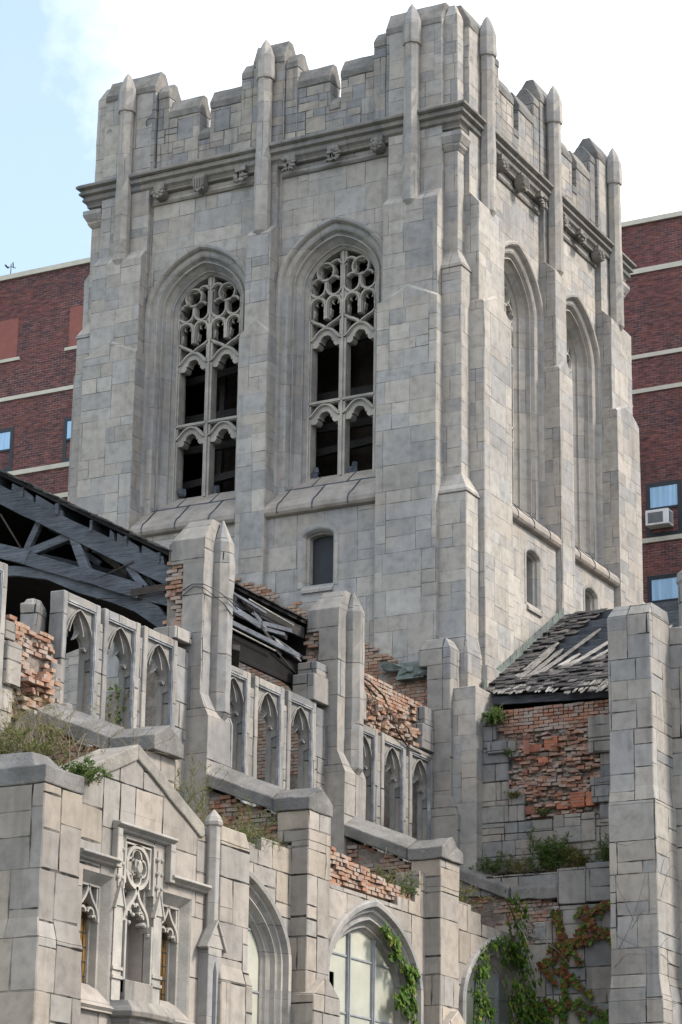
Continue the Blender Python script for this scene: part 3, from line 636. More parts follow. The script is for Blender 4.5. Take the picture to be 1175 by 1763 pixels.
k = MB(); k.ext([(-.1, 8), (1.9, 8), (1.9, 9.14), (1.0, 9.17), (-.1, 9.60)], -.38, -.1, mXZ); obj('raking_wall_core', k, M['mort'], nave)
obj('raking_wall_brick', xz_rake(-.40, 8, 31, 1.95), M['brickd'], nave)
# exposed brick
br = MB()
bricks(br, lambda a, z, o: (a, -9.37-o, z), -1.0, -.62, 12.25, 13.5, keep=lambda a, z: a > -1.0+.24*abs(nz(z, 1, 2.7, 3))+(.12 if z < 12.9 else 0), dep=lambda a, z: .05*nz(a, z, 4, 2), j=.02, seed=4, thick=.3)
bricks(br, lambda a, z, o: (a, -9.30-o, z), -1.2, -.5, 11.9, 12.6, keep=lambda a, z: a > -1.22+(z-11.9)*.25+.2*abs(nz(z, 2, 3, 1)), dep=lambda a, z: .06*nz(a, z, 4, 2), j=.025, seed=5, thick=.3)
obj('broken_brick_edge', br, M['brick'], nave); br = MB()
bricks(br, lambda a, z, o: (a, -4.70-o, z), -1.0, -.58, 12.3, 13.5, keep=lambda a, z: a > -.98+.25*abs(nz(z, 5, 3, 3)) and not (-.78 < a < -.58 and 12.65 < z < 13.25), dep=lambda a, z: .06*nz(a, z, 4, 6), j=.025, seed=6, thick=.3)
obj('broken_brick_edge', br, M['brick'], nave)
for y0, y1 in ((-9.3, -8.7), (-4.6, -4.0)): k = MB(); k.box(-1.0, -.68, y0, y1, 12.0, 13.86); obj('rubble_core', k, M['mort'], nave)
k = MB(); k.box(-.98, -.60, -14.0, -13.12, 7.5, 11.2)
for _ in range(26): k.rock((random.uniform(-.95, -.6), random.uniform(-14., -13.2), random.uniform(10.1, 11.3)), random.uniform(.05, .11), random.random()*9, n=1)
obj('rubble_core', k, M['mort'], nave)
br = MB()
zt = lambda a: 11.42-.30*abs(a+13.6)+.12*nz(a, 0, 5, 1)
bricks(br, lambda a, z, o: (-.50+o, a, z), -14.1, -13.05, 9.9, 11.5, keep=lambda a, z: z < 11.40 - max(0, (a+13.5))*.25 and nz(a, z, 3.2, 7) > -.38, dep=lambda a, z: .10*nz(a, z, 2.4, 9)-.06, j=.03, miss=.06, seed=8, thick=.16)
bricks(br, lambda a, z, o: (-.36+o, a, z), -13.9, -13.02, 9.95, 10.75, keep=lambda a, z: z < 10.75-.5*abs(a+13.35), dep=lambda a, z: .12*nz(a, z, 3, 2)-.04, j=.04, miss=.12, seed=9, thick=.16)
obj('collapsed_brick_core', br, M['brick'], nave)
lb = MB(); lb.box(-.9, -.62, -13.3, -12.95, 10.9, 11.25); lb.chunk(-.95, -13.12, 11.5, .28, .42, .62, .03, .2)
l2 = MB(); l2.fr(-.42, -.2, -13.2, -12.95, 9.95, -.40, -.24, -13.17, -13.0, 10.28); obj('fallen_stone', l2, M['nave'], nave, .03, 2)
lb.fr(-1.07, -.83, -13.3, -12.94, 11.78, -1.02, -.88, -13.22, -13.02, 11.92)
obj('loose_block', lb, M['nave'], nave, .03, 2)
# inner brick wythe standing over the windows of the last bay
br = MB(); ztop = lambda a: 13.12 - .03*(a+3.9)+.03*nz(a, 0, 4)
bricks(br, lambda a, z, o: (-.62+o, a, z), -3.95, -.15, 12.62, 13.14, keep=lambda a, z: z < ztop(a) and not (-1.2 < a < -1.05 and z < 12.9), j=.010, seed=11, thick=.2)
bricks(br, lambda a, z, o: (-.70+o, a, z), -3.95, -.3, 12.06, 12.62, keep=lambda a, z: nz(a, z, 2.6, 4) > -.30, dep=lambda a, z: .16*nz(a, z, 2.1, 12)+.02, j=.05, miss=.10, seed=12, thick=.18)
for _ in range(150): 
    y = random.uniform(-3.3, -1.05); z = 12.1+random.random()*.5
    br.chunk(-.58+random.uniform(-.12, .08)-(z-12.1)*.12, y, z, .1, .2, .06, .01, random.uniform(-.7, .7))
obj('brick_wythe', br, M['brick'], nave)
k = MB(); k.box(-1.05, -.76, -3.96, -.1, 11.9, 12.64); k.box(-1.05, -.70, -3.96, -.1, 12.6, 13.02); obj('wythe_core', k, M['mort'], nave)
vb = MB(); rv = random.Random(5)
for _ in range(16):
    y = rv.uniform(-3.8, -1.6); z = 12.75 - (y+3.8)*.16; pts = [(-.5, y, z)]
    for k_ in range(6): y += rv.uniform(-.12, .28); z += rv.uniform(-.2, .06); pts.append((-.5+rv.uniform(-.06, .05), y, z))
    vb.tube(pts, rv.uniform(.006, .014), 4, .5)
vb.tube([(-.46, -3.8, 12.95), (-.42, -3.2, 12.85), (-.40, -2.7, 12.70), (-.42, -2.3, 12.42), (-.40, -2.15, 12.15), (-.45, -1.6, 11.98), (-.47, -1.0, 11.97)], .022, 6, .6)
vb.tube([(-.46, -3.75, 12.9), (-.40, -3.3, 12.72), (-.44, -2.9, 12.66)], .035, 6, .5)
tag(obj('dead_vine', vb, M['bark']), 'dead brown vine tangled over the crumbling brick above the last windows', 'dead vine')
# brick face of tower inside the nave below the old roof line
br = MB(); scar = lambda x: 13.34-.55*x+.2*min(1, max(0, (-x-1.3)/1.5))+.10*math.floor(nz(x*2.2, 0, 1, 3)*3)/2
bricks(br, lambda a, z, o: (a, -.205-o, z), -5.3, -.60, 12.0, 16.2, keep=lambda a, z: z < scar(a)-.05 and (z < scar(a)-.35 or nz(round(a/.4), round(z/.21), 7.7, 2) > -.25) and not (abs(a+1.62+ (z-13.6)*.25) < .05 and z > 13.1), j=.008, miss=.01, seed=14, thick=.06)
obj('tower_scar_brick', br, M['brick'], nave)
k = MB(); k.ext([(-8.8, 9), (-.62, 9), (-.62, 13.42), (-.9, 13.52), (-2.8, 14.75), (-5.0, 15.95), (-8.8, 13.6)], -.03, -.19, mXZ); obj('tower_scar_mortar', k, M['mort'], nave)
fl = MB()
for i in range(7): fl.chunk(-1.55+i*.14, -.34, 13.92-i*.035, .22, .12, .12, .05, .3)
fl.fr(-1.3, -.72, -.42, -.2, 13.62, -1.28, -.75, -.3, -.22, 13.98)
tag(obj('torn_flashing', fl, M['patina'], None), 'torn green copper flashing at the foot of the old roof line on the tower', 'flashing')

# aisle wall with pointed windows
aw = MB(); am = MB(); 
AR = [(-11.2, 1.30, -.86, 6.85, -13.2, -9.35, 8.45), (-6.64, 1.25, -.87, 6.9, -8.7, -4.7, 8.30), (-1.82, 1.10, -.83, 7.0, -4.0, -.2, 8.45)]
APROF = [(.47, 1.452), (.465, 1.52), (.43, 1.545), (.36, 1.535), (.33, 1.45), (.28, 1.45), (.25, 1.40), (.21, 1.37), (.19, 1.40), (.16, 1.41), (.13, 1.34), (.08, 1.30), (.05, 1.31), (.03, 1.27), (0, 1.24), (-.01, 1.0)]
for i, (yc, hw, c, zs_, y0, y1, z1) in enumerate(AR):
    m = lambda t, z, x: (x, t, z)
    spandrel(aw, m, yc, y0, y1, z1, hw, c, .46, zs_, 3.0, 1.45, .95, 12)
    mould(am, m, yc, hw, c, zs_, 3.0, APROF, 14)
for y0, y1, z0, z1 in ((-13.2, -12.6, 8.45, 8.72), (-12.6, -12.1, 8.45, 8.60), (-11.2, -10.5, 8.45, 8.52), (-10.3, -9.75, 8.45, 8.66), (-9.75, -9.38, 8.45, 8.62), (-13.2, -11.6, 8.45, 8.52)): aw.box(.98, 1.446, y0, y1, z0, z1)
for y0, y1, z0, z1 in ((-5.75, -5.1, 8.30, 8.45), (-5.1, -4.72, 8.30, 8.7), (-4.94, -4.72, 8.7, 9.0), (-8.66, -8.5, 8.3, 8.8)): aw.box(1.0, 1.447, y0, y1, z0, z1)
for y0, y1, z0, z1 in ((-3.96, -3.5, 8.45, 8.95), (-3.5, -2.9, 8.45, 8.72), (-2.9, -2.5, 8.45, 8.62), (-.9, -.45, 8.45, 8.66)): aw.box(1.0, 1.447, y0, y1, z0, z1)
obj('aisle_wall', aw, M['warm'], nave, .0); obj('arch_moulding', am, M['dress'], nave)
k = MB(); k.box(-.2, 1.25, -13.2, -.3, 8.15, 8.35); k.box(-.1, 1.2, -8.6, -4.75, 8.2, 8.42); obj('aisle_roof_bed', k, M['dirt'], nave)
br = MB()
bricks(br, lambda a, z, o: (1.40+o, a, z), -8.62, -5.0, 7.9, 8.95, keep=lambda a, z: z < 8.98-.11*(a+8.6)+.05*nz(a, 0, 3) and not (z < 8.40 and abs(a+6.64) < 1.0) and not (a > -5.9 and z < 8.32), dep=lambda a, z: .07*nz(a, z, 2.2, 3)-.03, j=.022, miss=.05, seed=21, thick=.2)
obj('aisle_brick_backing', br, M['brick'], nave); k = MB(); k.ext([(-8.62, 8.3), (-5.0, 8.3), (-5.0, 8.45), (-8.62, 8.88)], 1.02, 1.28, lambda a, z, x: (x, a, z)); obj('backing_core', k, M['mort'], nave)
br = MB(); bricks(br, lambda a, z, o: (a, -.42-o, z), .9, 2.0, 8.3, 9.2, dep=lambda a, z: .08*nz(a, z, 3, 3), j=.03, miss=.08, seed=23, thick=.2)
obj('broken_brick_edge', br, M['brickd'], nave)
# glazing of aisle windows
for i, (yc, hw, c, zs_, y0, y1, z1) in enumerate(AR):
    pn = MB(); A = arch_full(hw, c, 0, zs_, 3.2, 12)
    if i == 1:
        cut = -.86; P = [(t, z) for t, z in A if t > cut]; P = [(cut, 3.2), (cut, [z for t, z in A if t > cut and t < 0][1]-.02)] + P[1:] if False else P
        top = [q for q in A[1:-1] if q[0] >= cut]
        pn.ext([(yc+cut, 3.2), (yc+cut, top[0][1]-.15)] + [(yc+t, z) for t, z in top] + [(yc+hw, 3.2)], 1.20, 1.215, lambda a, z, x: (x, a, z))
        tl = [q for q in A[1:-1] if q[0] <= cut]; pn.ext([(yc+cut, 7.0), (yc-hw, 7.0)] + [(yc+t, z) for t, z in tl if z > 7.0] + [(yc+cut, top[0][1]-.15)], 1.20, 1.215, lambda a, z, x: (x, a, z))
    else: pn.ext([(yc+t, z) for t, z in A], 1.20, 1.215, lambda a, z, x: (x, a, z))
    mu = MB()
    for t in (-.43, .43):
        ztop_ = max(z for tt, z in arch(hw, c, 0, zs_, 40) if abs(tt-t) < .12)
        mu.box(1.19, 1.26, yc+t-.035, yc+t+.035, 3, ztop_-.02); mu.box(1.255, 1.28, yc+t-.012, yc+t+.012, 3, ztop_-.03)
    for z in (5.5, 6.4, 7.3): 
        ww = min(hw, max([abs(t) for t, zz in arch(hw, c, 0, zs_, 40) if zz >= z] or [hw])); mu.box(1.20, 1.235, yc-ww, yc+ww, z-.014, z+.014)
    w = obj('aisle_window', pn, M['cream' if i < 2 else 'greyp'], nave); mo_ = obj('glazing_bar', mu, M['mull'], w)
    w.matrix_parent_inverse = nave.matrix_parent_inverse if False else Matrix.Translation(-Vector(nave['_w'])); 
    mo_.matrix_parent_inverse = Matrix.Identity(4)
    lt = MB(); 
    if i != 0:
        rv = random.Random(i); yb = yc-hw+.03 if i == 1 else yc+.45
        for _ in range(12):
            z = rv.uniform(6.3, 7.0); y = yb+rv.uniform(0, .42); pts = [(1.22, y, z)]
            for q in range(4): y = min(yb+.44, max(yb, y+rv.uniform(-.12, .12))); z -= rv.uniform(.05, .3); pts.append((1.22+rv.uniform(-.02, .03), y, z))
            lt.tube(pts, .012, 4)
        l_ = obj('torn_leading', lt, M['lead'], w); l_.matrix_parent_inverse = Matrix.Identity(4)
dk = MB(); dk.box(.2, .9, -13.1, -.7, 3, 8.1); obj('interior_shade_block', dk, M['black'], nave)  # black block stands in for the shade inside the aisle

# ================================================================== NAVE ROOF (truss + deck)
roof = thing('collapsed_nave_roof', (-4.87, -7, 0), 'broken timber nave roof of trusses under ragged shingles', 'roof ruin')
SL = .545
rz = lambda x: 13.22-SL*x if x > -4.87 else 13.22+SL*(9.74+x)
rk = MB()
for sx in (0, 1):
    X0, X1 = (-.93, -4.87) if sx == 0 else (-8.8, -4.87)
    rk.ext([(X0, rz(X0)-.10), (X1, rz(-4.87)-.10), (X1, rz(-4.87)-.04), (X0, rz(X0)-.04)], -9.25, -4.55, mXZ)
obj('roof_deck', rk, M['char'], roof)
sh = MB(); rv = random.Random(8); ds = math.hypot(1, SL)
x = -.86
while x > -5.0:
    y = -9.33
    while y < -4.5:
        w = rv.uniform(.16, .3)
        if rv.random() > .04 and -9.36 < y:
            k = rv.uniform(-.03, .03); xa, xb = x+k, x-.34+k; lf = rv.uniform(.0, .02)
            za, zb_ = 13.20-SL*xa+.02+lf, 13.20-SL*xb-.0
            ya, yb = y+(rv.uniform(-.10, .05) if y < -9.2 else 0), y+w-.01
            sh.add([(xa, ya, za), (xa, yb, za), (xb, yb, zb_), (xb, ya, zb_), (xa, ya, za-.02), (xa, yb, za-.02), (xb, yb, zb_-.02), (xb, ya, zb_-.02)],
                   [(0,1,2,3),(7,6,5,4),(0,4,5,1),(1,5,6,2),(2,6,7,3),(3,7,4,0)])
        y += w
    x -= .17
obj('shingles', sh, M['shing'], roof)
Y0 = -9.17
def timber(nm, p0, p1, w, h, mt_='wood', j=.03, bev=.008):
    q = MB(); q.beam(p0, p1, w, h, jit=j); return obj(nm, q, M[mt_], roof, bev)
B_ = lambda x0, z0, x1, z1, w, h, y=Y0, j=.03: timber('truss_timber', (x0, y, z0), (x1, y, z1), w, h, j=j)
B_(-5.6, 15.83, -.98, 13.30, .14, .30); B_(-4.9, 14.36, -3.85, 14.02, .09, .25, Y0-.04); B_(-4.05, 14.07, -2.45, 13.46, .10, .23, Y0-.02); B_(-2.75, 13.60, -1.55, 13.13, .10, .25, Y0-.06); B_(-1.75, 13.18, -1.0, 12.93, .1, .2, Y0+.05)
B_(-3.92, 14.12, -3.0, 14.33, .12, .15, Y0+.04); B_(-2.98, 14.30, -2.68, 13.62, .12, .17, Y0+.01); B_(-1.85, 13.62, -1.50, 13.18, .1, .13, Y0+.02); B_(-3.72, 14.72, -3.98, 14.2, .1, .13, Y0+.08)
B_(-2.2, 13.95, -1.9, 13.5, .08, .12, Y0+.3); B_(-5.6, 16.1, -1.4, 13.80, .1, .16, Y0+1.6); B_(-5, 14.6, -2.2, 13.7, .1, .16, Y0+1.2); B_(-4.6, 14.3, -1.4, 13.2, .08, .2, Y0+.5)
# blocking boards between chord and deck
for xa, xb in ((-4.30, -3.80), (-3.78, -3.18), (-2.25, -2.12), (-2.10, -1.62), (-1.60, -1.13)):
    T = MB(); za, zb_ = rz(xa)-.13, rz(xb)-.13; c = .24 if xa > -3 else .2
    T.ext([(xa, za-c), (xa+.02, za-.01), (xb-.03, zb_-.01-rv.uniform(0, .05)), (xb, zb_-c)], Y0-.05, Y0+.02, mXZ); obj('blocking_board', T, M['wood'], roof, .006)
for xa in (-4.6, -4.05, -3.3, -2.6, -1.9, -1.25): timber('purlin', (xa, -9.25, rz(xa)-.22), (xa, -4.66, rz(xa)-.22), .07, .2)
# curved ribs and vaulted ceiling
RIB = [(-5.2, 13.98), (-4.6, 13.97), (-4.15, 13.93), (-3.5, 13.78), (-2.83, 13.56), (-2.2, 13.33), (-1.7, 13.10), (-1.25, 12.87), (-1.0, 12.55)]
for yy, dz in ((-9.12, 0), (-4.72, 0)):
    T = MB(); up = [(x, z+dz) for x, z in RIB]; lo = [(x, z+dz-(.17 if x < -3 else .27 if x < -1.6 else .36)) for x, z in RIB]
    T.loft([[(u[0], yy-.05, u[1]), (u[0], yy+.05, u[1]), (l[0], yy+.05, l[1]), (l[0], yy-.05, l[1])] for u, l in zip(up, lo)])
    obj('curved_rib', T, M['wood' if yy < -9 else 'char'], roof)
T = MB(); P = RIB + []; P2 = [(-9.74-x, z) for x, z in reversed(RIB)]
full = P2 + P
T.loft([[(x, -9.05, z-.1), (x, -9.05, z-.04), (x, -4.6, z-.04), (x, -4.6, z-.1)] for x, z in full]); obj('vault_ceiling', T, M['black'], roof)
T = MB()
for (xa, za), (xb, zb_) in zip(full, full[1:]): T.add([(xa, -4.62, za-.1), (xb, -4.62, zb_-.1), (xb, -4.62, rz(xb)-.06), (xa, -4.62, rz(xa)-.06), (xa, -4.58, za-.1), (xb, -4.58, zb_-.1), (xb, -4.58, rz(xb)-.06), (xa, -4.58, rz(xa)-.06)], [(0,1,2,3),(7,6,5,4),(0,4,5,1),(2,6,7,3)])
obj('attic_shade_sheet', T, M['black'], roof)  # black sheet added to give the roof void its darkness
T = MB(); T.beam((-1.04, -9.2, 12.66), (-1.04, -4.75, 12.66), .05, .42); obj('eaves_shade_sheet', T, M['black'], roof)  # black strip painted as the deep shade under the eaves
T = MB(); T.beam((-.98, -9.2, 13.46), (-.98, -4.75, 13.46), .05, .2); obj('eaves_board', T, M['char'], roof)
T = MB(); T.beam((-1.0, -8.9, 13.25), (-1.04, -5.3, 13.28), .03, .12, jit=.1); obj('eaves_board', T, M['char'], roof)
for p0, p1, w_, h_, m_ in (((-.93, -9.1, 13.02), (-.93, -4.95, 12.98), .05, .09, 'wood'), ((-.9, -8.9, 12.92), (-.9, -5.9, 12.86), .02, .03, 'woodp'),
    ((-.85, -8.6, 13.55), (-.87, -6.3, 13.43), .04, .05, 'wood'), ((-.86, -8.7, 13.42), (-.9, -7.6, 13.22), .06, .02, 'woodp'), ((-.86, -6.9, 13.52), (-.88, -5.3, 13.46), .03, .03, 'woodp'),
    ((-.8, -7.4, 12.55), (-1.0, -7.1, 12.28), .14, .14, 'char'), ((-.95, -5.8, 13.08), (-.93, -4.9, 12.9), .04, .04, 'woodp'), ((-.9, -8.0, 13.3), (-.92, -6.2, 13.17), .03, .12, 'wood')):
    timber('fallen_batten', p0, p1, w_, h_, m_)
rv = random.Random(21)
for q in range(15):
    x = rv.uniform(-4.4, -1.5); z = rz(x)-rv.uniform(.35, .8); y = rv.uniform(-8.9, -7.6); a = rv.uniform(-.75, .5); l = rv.uniform(.25, .8)
    timber('broken_board', (x, y, z), (x+l*math.cos(a), y+rv.uniform(-.2, .3), z+l*math.sin(a)-.1), .03, rv.uniform(.06, .16), rv.choice(('wood', 'char', 'woodp')), .05)
for q in range(12):
    y = rv.uniform(-8.5, -5.0); z = rv.uniform(12.75, 13.6); l = rv.uniform(.3, 1.1); a = rv.uniform(-.35, .12)
    timber('broken_board', (-.93+rv.uniform(-.12, .04), y, z), (-.95+rv.uniform(-.1, .05), y+l, z+l*a-.02), .02, rv.uniform(.03, .10), rv.choice(('char', 'char', 'wood')), .05)
T = MB(); T.tube([(-4.45, Y0-.1, 14.86), (-4.0, Y0-.08, 14.2)], .018, 6); T.tube([(-2.6, Y0-.1, 13.4), (-1.7, Y0-.1, 13.66)], .012, 5); T.tube([(-2.4, Y0-.12, 13.1), (-1.4, Y0-.1, 13.02), (-1.05, Y0-.1, 13.05)], .01, 5)
T.beam((-1.72, Y0-.12, 13.12), (-.98, Y0-.12, 13.14), .02, .12); obj('iron_tie', T, M['rust'], roof)

# ================================================================== TRANSEPT
tp = thing('transept_wall', (1.6, .8, 0), 'transept wall with torn-open facing showing red brick above a weedy ledge', 'church ruin')
YT = -.05
HOLE = [(.50, 13.2), (.55, 12.75), (.72, 12.7), (.72, 12.45), (.80, 12.45), (.80, 12.15), (.64, 12.15), (.64, 11.6), (.86, 11.6), (.86, 11.1), (1.02, 11.1), (1.02, 10.92), (1.55, 10.92), (1.55, 10.95), (2.05, 10.95), (2.45, 10.98), (2.45, 11.2), (2.5, 11.2)]
sb = MB(); rv = random.Random(2)
# facing stones, laid individually around the hole
def stones(x0, x1, z0, z1, yf):
    z = z0
    while z < z1-.08:
        h = min(rv.choice((.22, .3, .36, .42)), z1-z); x = x0
        if z1-(z+h) < .12: h = z1-z
        while x < x1-.05:
            w = min(rv.uniform(.35, .8), x1-x)
            if x1-(x+w) < .15: w = x1-x
            e = rv.uniform(-.01, .01); sb.box(x+.005, x+w-.005, yf+e, yf+.3, z+.005, z+h-.005); x += w
        z += h
stones(-.35, 4.0, 9.2, 10.72, YT-.06); stones(-.35, .92, 10.72, 12.3, YT-.06); stones(.92, 1.25, 10.72, 11.35, YT-.06); stones(.5, 1.10, 12.04, 12.26, YT-.12); stones(-.3, .66, 12.3, 12.9, YT-.04)
for x0, x1, z0, z1, d in ((2.57, 3.5, 12.16, 12.56, .12), (2.57, 3.5, 11.87, 12.15, .12), (2.78, 3.5, 11.42, 11.86, .06), (2.60, 3.5, 11.26, 11.41, .12), (2.62, 3.5, 10.94, 11.25, .12), (2.76, 3.5, 10.56, 10.93, .08), (1.85, 2.68, 10.24, 10.77, .10), (.95, 1.15, 11.94, 12.04, .12)):
    sb.box(x0, x1, YT-d, YT+.25, z0, z1)
sb.box(-.35, 4.2, YT+.02, YT+.4, 0, 9.3)
obj('facing_stone', sb, M['grey'], tp, .012)
k = MB(); k.box(-.2, 3.5, YT+.10, YT+.5, 9, 12.84)
for _ in range(170): k.rock((rv.uniform(.9, 2.9), YT+.07+rv.uniform(-.02, .05), rv.uniform(10.8, 12.45)), rv.uniform(.03, .10), rv.random()*9, (1.4, .6, .7), 1)
obj('rubble_core', k, M['mort'], tp)
k = MB()
for _ in range(260):
    x = rv.uniform(.9, 3.0); z = rv.uniform(10.78, 12.4); k.chunk(x, YT+.04+rv.uniform(-.04, .04), z, rv.uniform(.05, .2), .12, rv.uniform(.03, .06), .012, rv.uniform(-.25, .25))
obj('crumbled_brick', k, M['brickd'], tp)
br = MB(); band = lambda z: .055*math.sin(z*9.+.5)+.03*math.sin(z*21)
bricks(br, lambda a, z, o: (a, YT-o, z), .6, 3.5, 12.42, 12.88, dep=lambda a, z: .015*nz(a, z, 3, 2), j=.014, miss=.02, seed=31, thick=.25)
bricks(br, lambda a, z, o: (a, YT+.0-o, z), .85, 3.0, 10.74, 12.41, keep=lambda a, z: nz(a, z*2.2, 1.6, 8) > -.16 and not (1.3 < a < 1.95 and 12.04 < z < 12.34) and not (2.2 < a < 2.6 and 10.89 < z < 11.19), dep=lambda a, z: band(z+.1*nz(a, 0, 1.5))+.05*nz(a, z, 2.4, 3)-.04, j=.024, miss=.08, seed=32, thick=.2)
obj('exposed_brick', br, M['brickd'], tp)
te = MB()
for x, z, w, h in ((1.28, 12.14, .12, .30), (1.46, 12.09, .26, .14), (1.78, 12.16, .26, .26), (1.38, 10.92, .26, .16), (1.62, 11.84, .2, .1), (2.3, 11.04, .28, .28), (2.56, 11.04, .18, .26), (2.0, 10.96, .24, .14)):
    te.box(x-w/2, x+w/2, YT-.03, YT+.1, z-h/2, z+h/2)
    if w > .25:
        for q in range(5): te.box(x-w/2+.01, x+w/2-.01, YT-.038, YT-.02, z-h/2+.02+q*h/5, z-h/2+.03+q*h/5)
obj('hollow_tile', te, M['terra'], tp, .006)
# low wall, ledge
lw = MB(); lw.box(1.95, 4.0, -.50, .55, 0, 9.02); lw.box(2.07, 2.62, -.53, .5, 9.04, 9.70); lw.box(2.63, 4.0, -.53, .5, 9.06, 9.76); lw.box(1.45, 1.94, -.49, .3, 0, 8.35); lw.box(1.6, 1.94, -.51, .3, 8.36, 8.75)
lw.box(1.30, 1.72, -.52, .2, 0, 7.9); lw.box(-.3, 4.0, -.45, .3, 9.3, 9.66)
obj('low_wall', lw, M['grey'], tp, .012)
ds_ = MB()
for _ in range(160): ds_.rock((rv.uniform(.3, 3.3), rv.uniform(-.45, -.15), 9.68+rv.uniform(-.05, .04)), rv.uniform(.03, .07), rv.random()*9, (1.6, 1, .6), 1)
tag(obj('ledge_soil', ds_, M['dirt']), '', '', kind='stuff')
# pier
pr = MB(); pr.box(3.53, 4.36, -1.5, -.5, 0, 14.03); pr.fr(3.53, 4.36, -1.5, -.5, 14.03, 3.60, 4.34, -1.30, -.55, 14.28)
pr.fr(3.50, 4.40, -1.54, -.5, 10.55, 3.53, 4.362, -1.502, -.5, 10.88); pr.box(3.50, 4.40, -1.54, -.5, 7.55, 10.56); pr.fr(3.46, 4.47, -1.60, -.5, 7.1, 3.50, 4.402, -1.542, -.5, 7.56); pr.box(3.46, 4.47, -1.60, -.5, 0, 7.11)
pier = tag(obj('transept_pier', pr, M['pier'], None, .016), 'square limestone pier with sloped cap standing clear at the edge of the transept', 'stone pier')
pv = MB()
for pts in ([(3.65, 8.0), (3.95, 8.5), (4.15, 9.1), (4.2, 9.35)], [(3.95, 8.5), (3.8, 8.9), (3.62, 9.05), (3.55, 9.5)], [(3.62, 8.25), (3.8, 8.15), (4.1, 8.05), (4.38, 7.85)], [(3.9, 8.4), (4.1, 8.6), (4.38, 8.7)], [(3.6, 9.9), (3.85, 9.8), (4.1, 9.9)], [(3.56, 7.7), (3.8, 7.95), (4.2, 7.9)]):
    q = bez(*pts, 8) if len(pts) == 4 else pts
    pv.tube([(x, -1.548-(.06 if z < 7.56 else 0), z+.07*nz(x, z, 6, 1)) for x, z in q], .0035, 4, .3)
for pts in ([(-1.4, 8.9), (-1.1, 9.4), (-.8, 9.7), (-.6, 9.5)], [(-1.4, 9.3), (-1.2, 9.7), (-.9, 9.9), (-.6, 9.8)], [(-1.5, 8.0), (-1.2, 8.3), (-.9, 8.2), (-.6, 8.5)], [(-1.5, 7.9), (-1.2, 7.9), (-.9, 7.7), (-.6, 7.8)]):
    pv.tube([(4.408, y, z) for y, z in bez(*pts, 8)], .0035, 4, .5)
tag(obj('bare_creeper', pv, M['twig']), 'thin bare brown creeper stems branching over the free-standing pier', 'creeper')
p2 = MB(); p2.box(4.33, 5.3, -.5, .5, 0, 14.0); p2.oct(4.72, -.05, [(0, .33), (14.9, .33), (14.92, .36), (15.1, .34), (15.32, .05)])
tag(obj('corner_turret', p2, M['pier'], None, .016), 'rounded stone turret rising just behind the cap of the free-standing pier', 'turret')
# transept roof
tr_ = thing('transept_roof', (1.6, 2.5, 0), 'small slope of dark slates with bare bleached boards leaning on the tower side', 'roof')
zy = lambda y: 13.42+.62*(y-.4)
def raf(p0, p1, w_, h_):
    k = MB(); k.beam(p0, p1, w_, h_); obj('rafter', k, M['wood'], tr_, .006)
for y in (.62, 1.15, 1.6, 2.0, 2.4, 2.8, 3.2, 3.6, 4.05): raf((.17, y, zy(y)-.12), (3.6, y, zy(y)-.12), .06, .18)
raf((.17, 4.5, zy(4.4)-.04), (3.9, 4.5, zy(4.4)-.04), .06, .26); raf((.3, .42, 13.22), (3.6, .02, 12.98), .06, .16)
k = MB(); k.box(.2, 3.6, .9, 1.0, 12.4, 13.5); k.ext([(1.2, 12.6), (4.6, 12.6), (4.6, zy(4.6)-.6), (1.2, zy(1.2)-.6)], .17, 3.7, lambda y, z, x: (x, y, z)); obj('loft_shade_block', k, M['black'], tr_)  # black solids replace the shade below the rafters
sh = MB(); ba = MB(); x_open = lambda y: .25+(y-.4)*.12
def in_gap(x, y):
    # missing slates: a band of stripped boards rising to the right
    d1 = x-(.40+.13*(y-.9)+.1*nz(y, 0, 3)); 
    return (y > 1.0+.1*nz(x, 1, 3) and d1 > .14 and not (x > 1.0 and y < 1.28+.28*(x-1.05)+.15*nz(x, 2, 3)))
eave = lambda x: .40-.25*(x-.17)+.05*nz(x, 0, 3, 2)
y = -.42
while y < 4.45:
    x = .165
    while x < 3.5:
        w = rv.uniform(.13, .24); xc, yc = x+w/2, y+.1
        if not in_gap(xc, yc) and rv.random() > .07 and y > eave(xc)-.06:
            l = rv.uniform(.26, .32); lf = rv.choice((.012, .02, .03, .055)); sk = rv.uniform(-.035, .035)
            if y < eave(xc)+.12: sk = rv.uniform(-.06, .03)
            ya, yb = y+sk, y+l
            sh.add([(x, ya, zy(ya)+lf+.02), (x+w-.012, ya+rv.uniform(-.01, .01), zy(ya)+lf+.02), (x+w-.012, yb, zy(yb)+.004), (x, yb, zy(yb)+.004), (x, ya, zy(ya)+lf), (x+w-.012, ya, zy(ya)+lf), (x+w-.012, yb, zy(yb)-.01), (x, yb, zy(yb)-.01)],
                   [(0,1,2,3),(7,6,5,4),(0,4,5,1),(1,5,6,2),(2,6,7,3),(3,7,4,0)])
        x += w
    y += .155
obj('slates', sh, M['shing'], tr_)
rv = random.Random(12)
def board(x0, y0, x1, y1, w, t=.02, lift=.0):
    n = 7; L = []; Rr = []
    dx, dy = x1-x0, y1-y0; l = math.hypot(dx, dy); nx, ny = -dy/l, dx/l
    for i in range(n+1):
        f = i/n; ww = w*(.5+.08*rv.uniform(-1, 1)) * (.35 if i in (n,) else 1) ; px, py = x0+dx*f, y0+dy*f
        L.append((px+nx*ww, py+ny*ww)); Rr.append((px-nx*ww*.9, py-ny*ww*.9))
    ba.loft([[(a[0], a[1], zy(a[1])+lift+t), (b[0], b[1], zy(b[1])+lift+t), (b[0], b[1], zy(b[1])+lift), (a[0], a[1], zy(a[1])+lift)] for a, b in zip(L, Rr)])
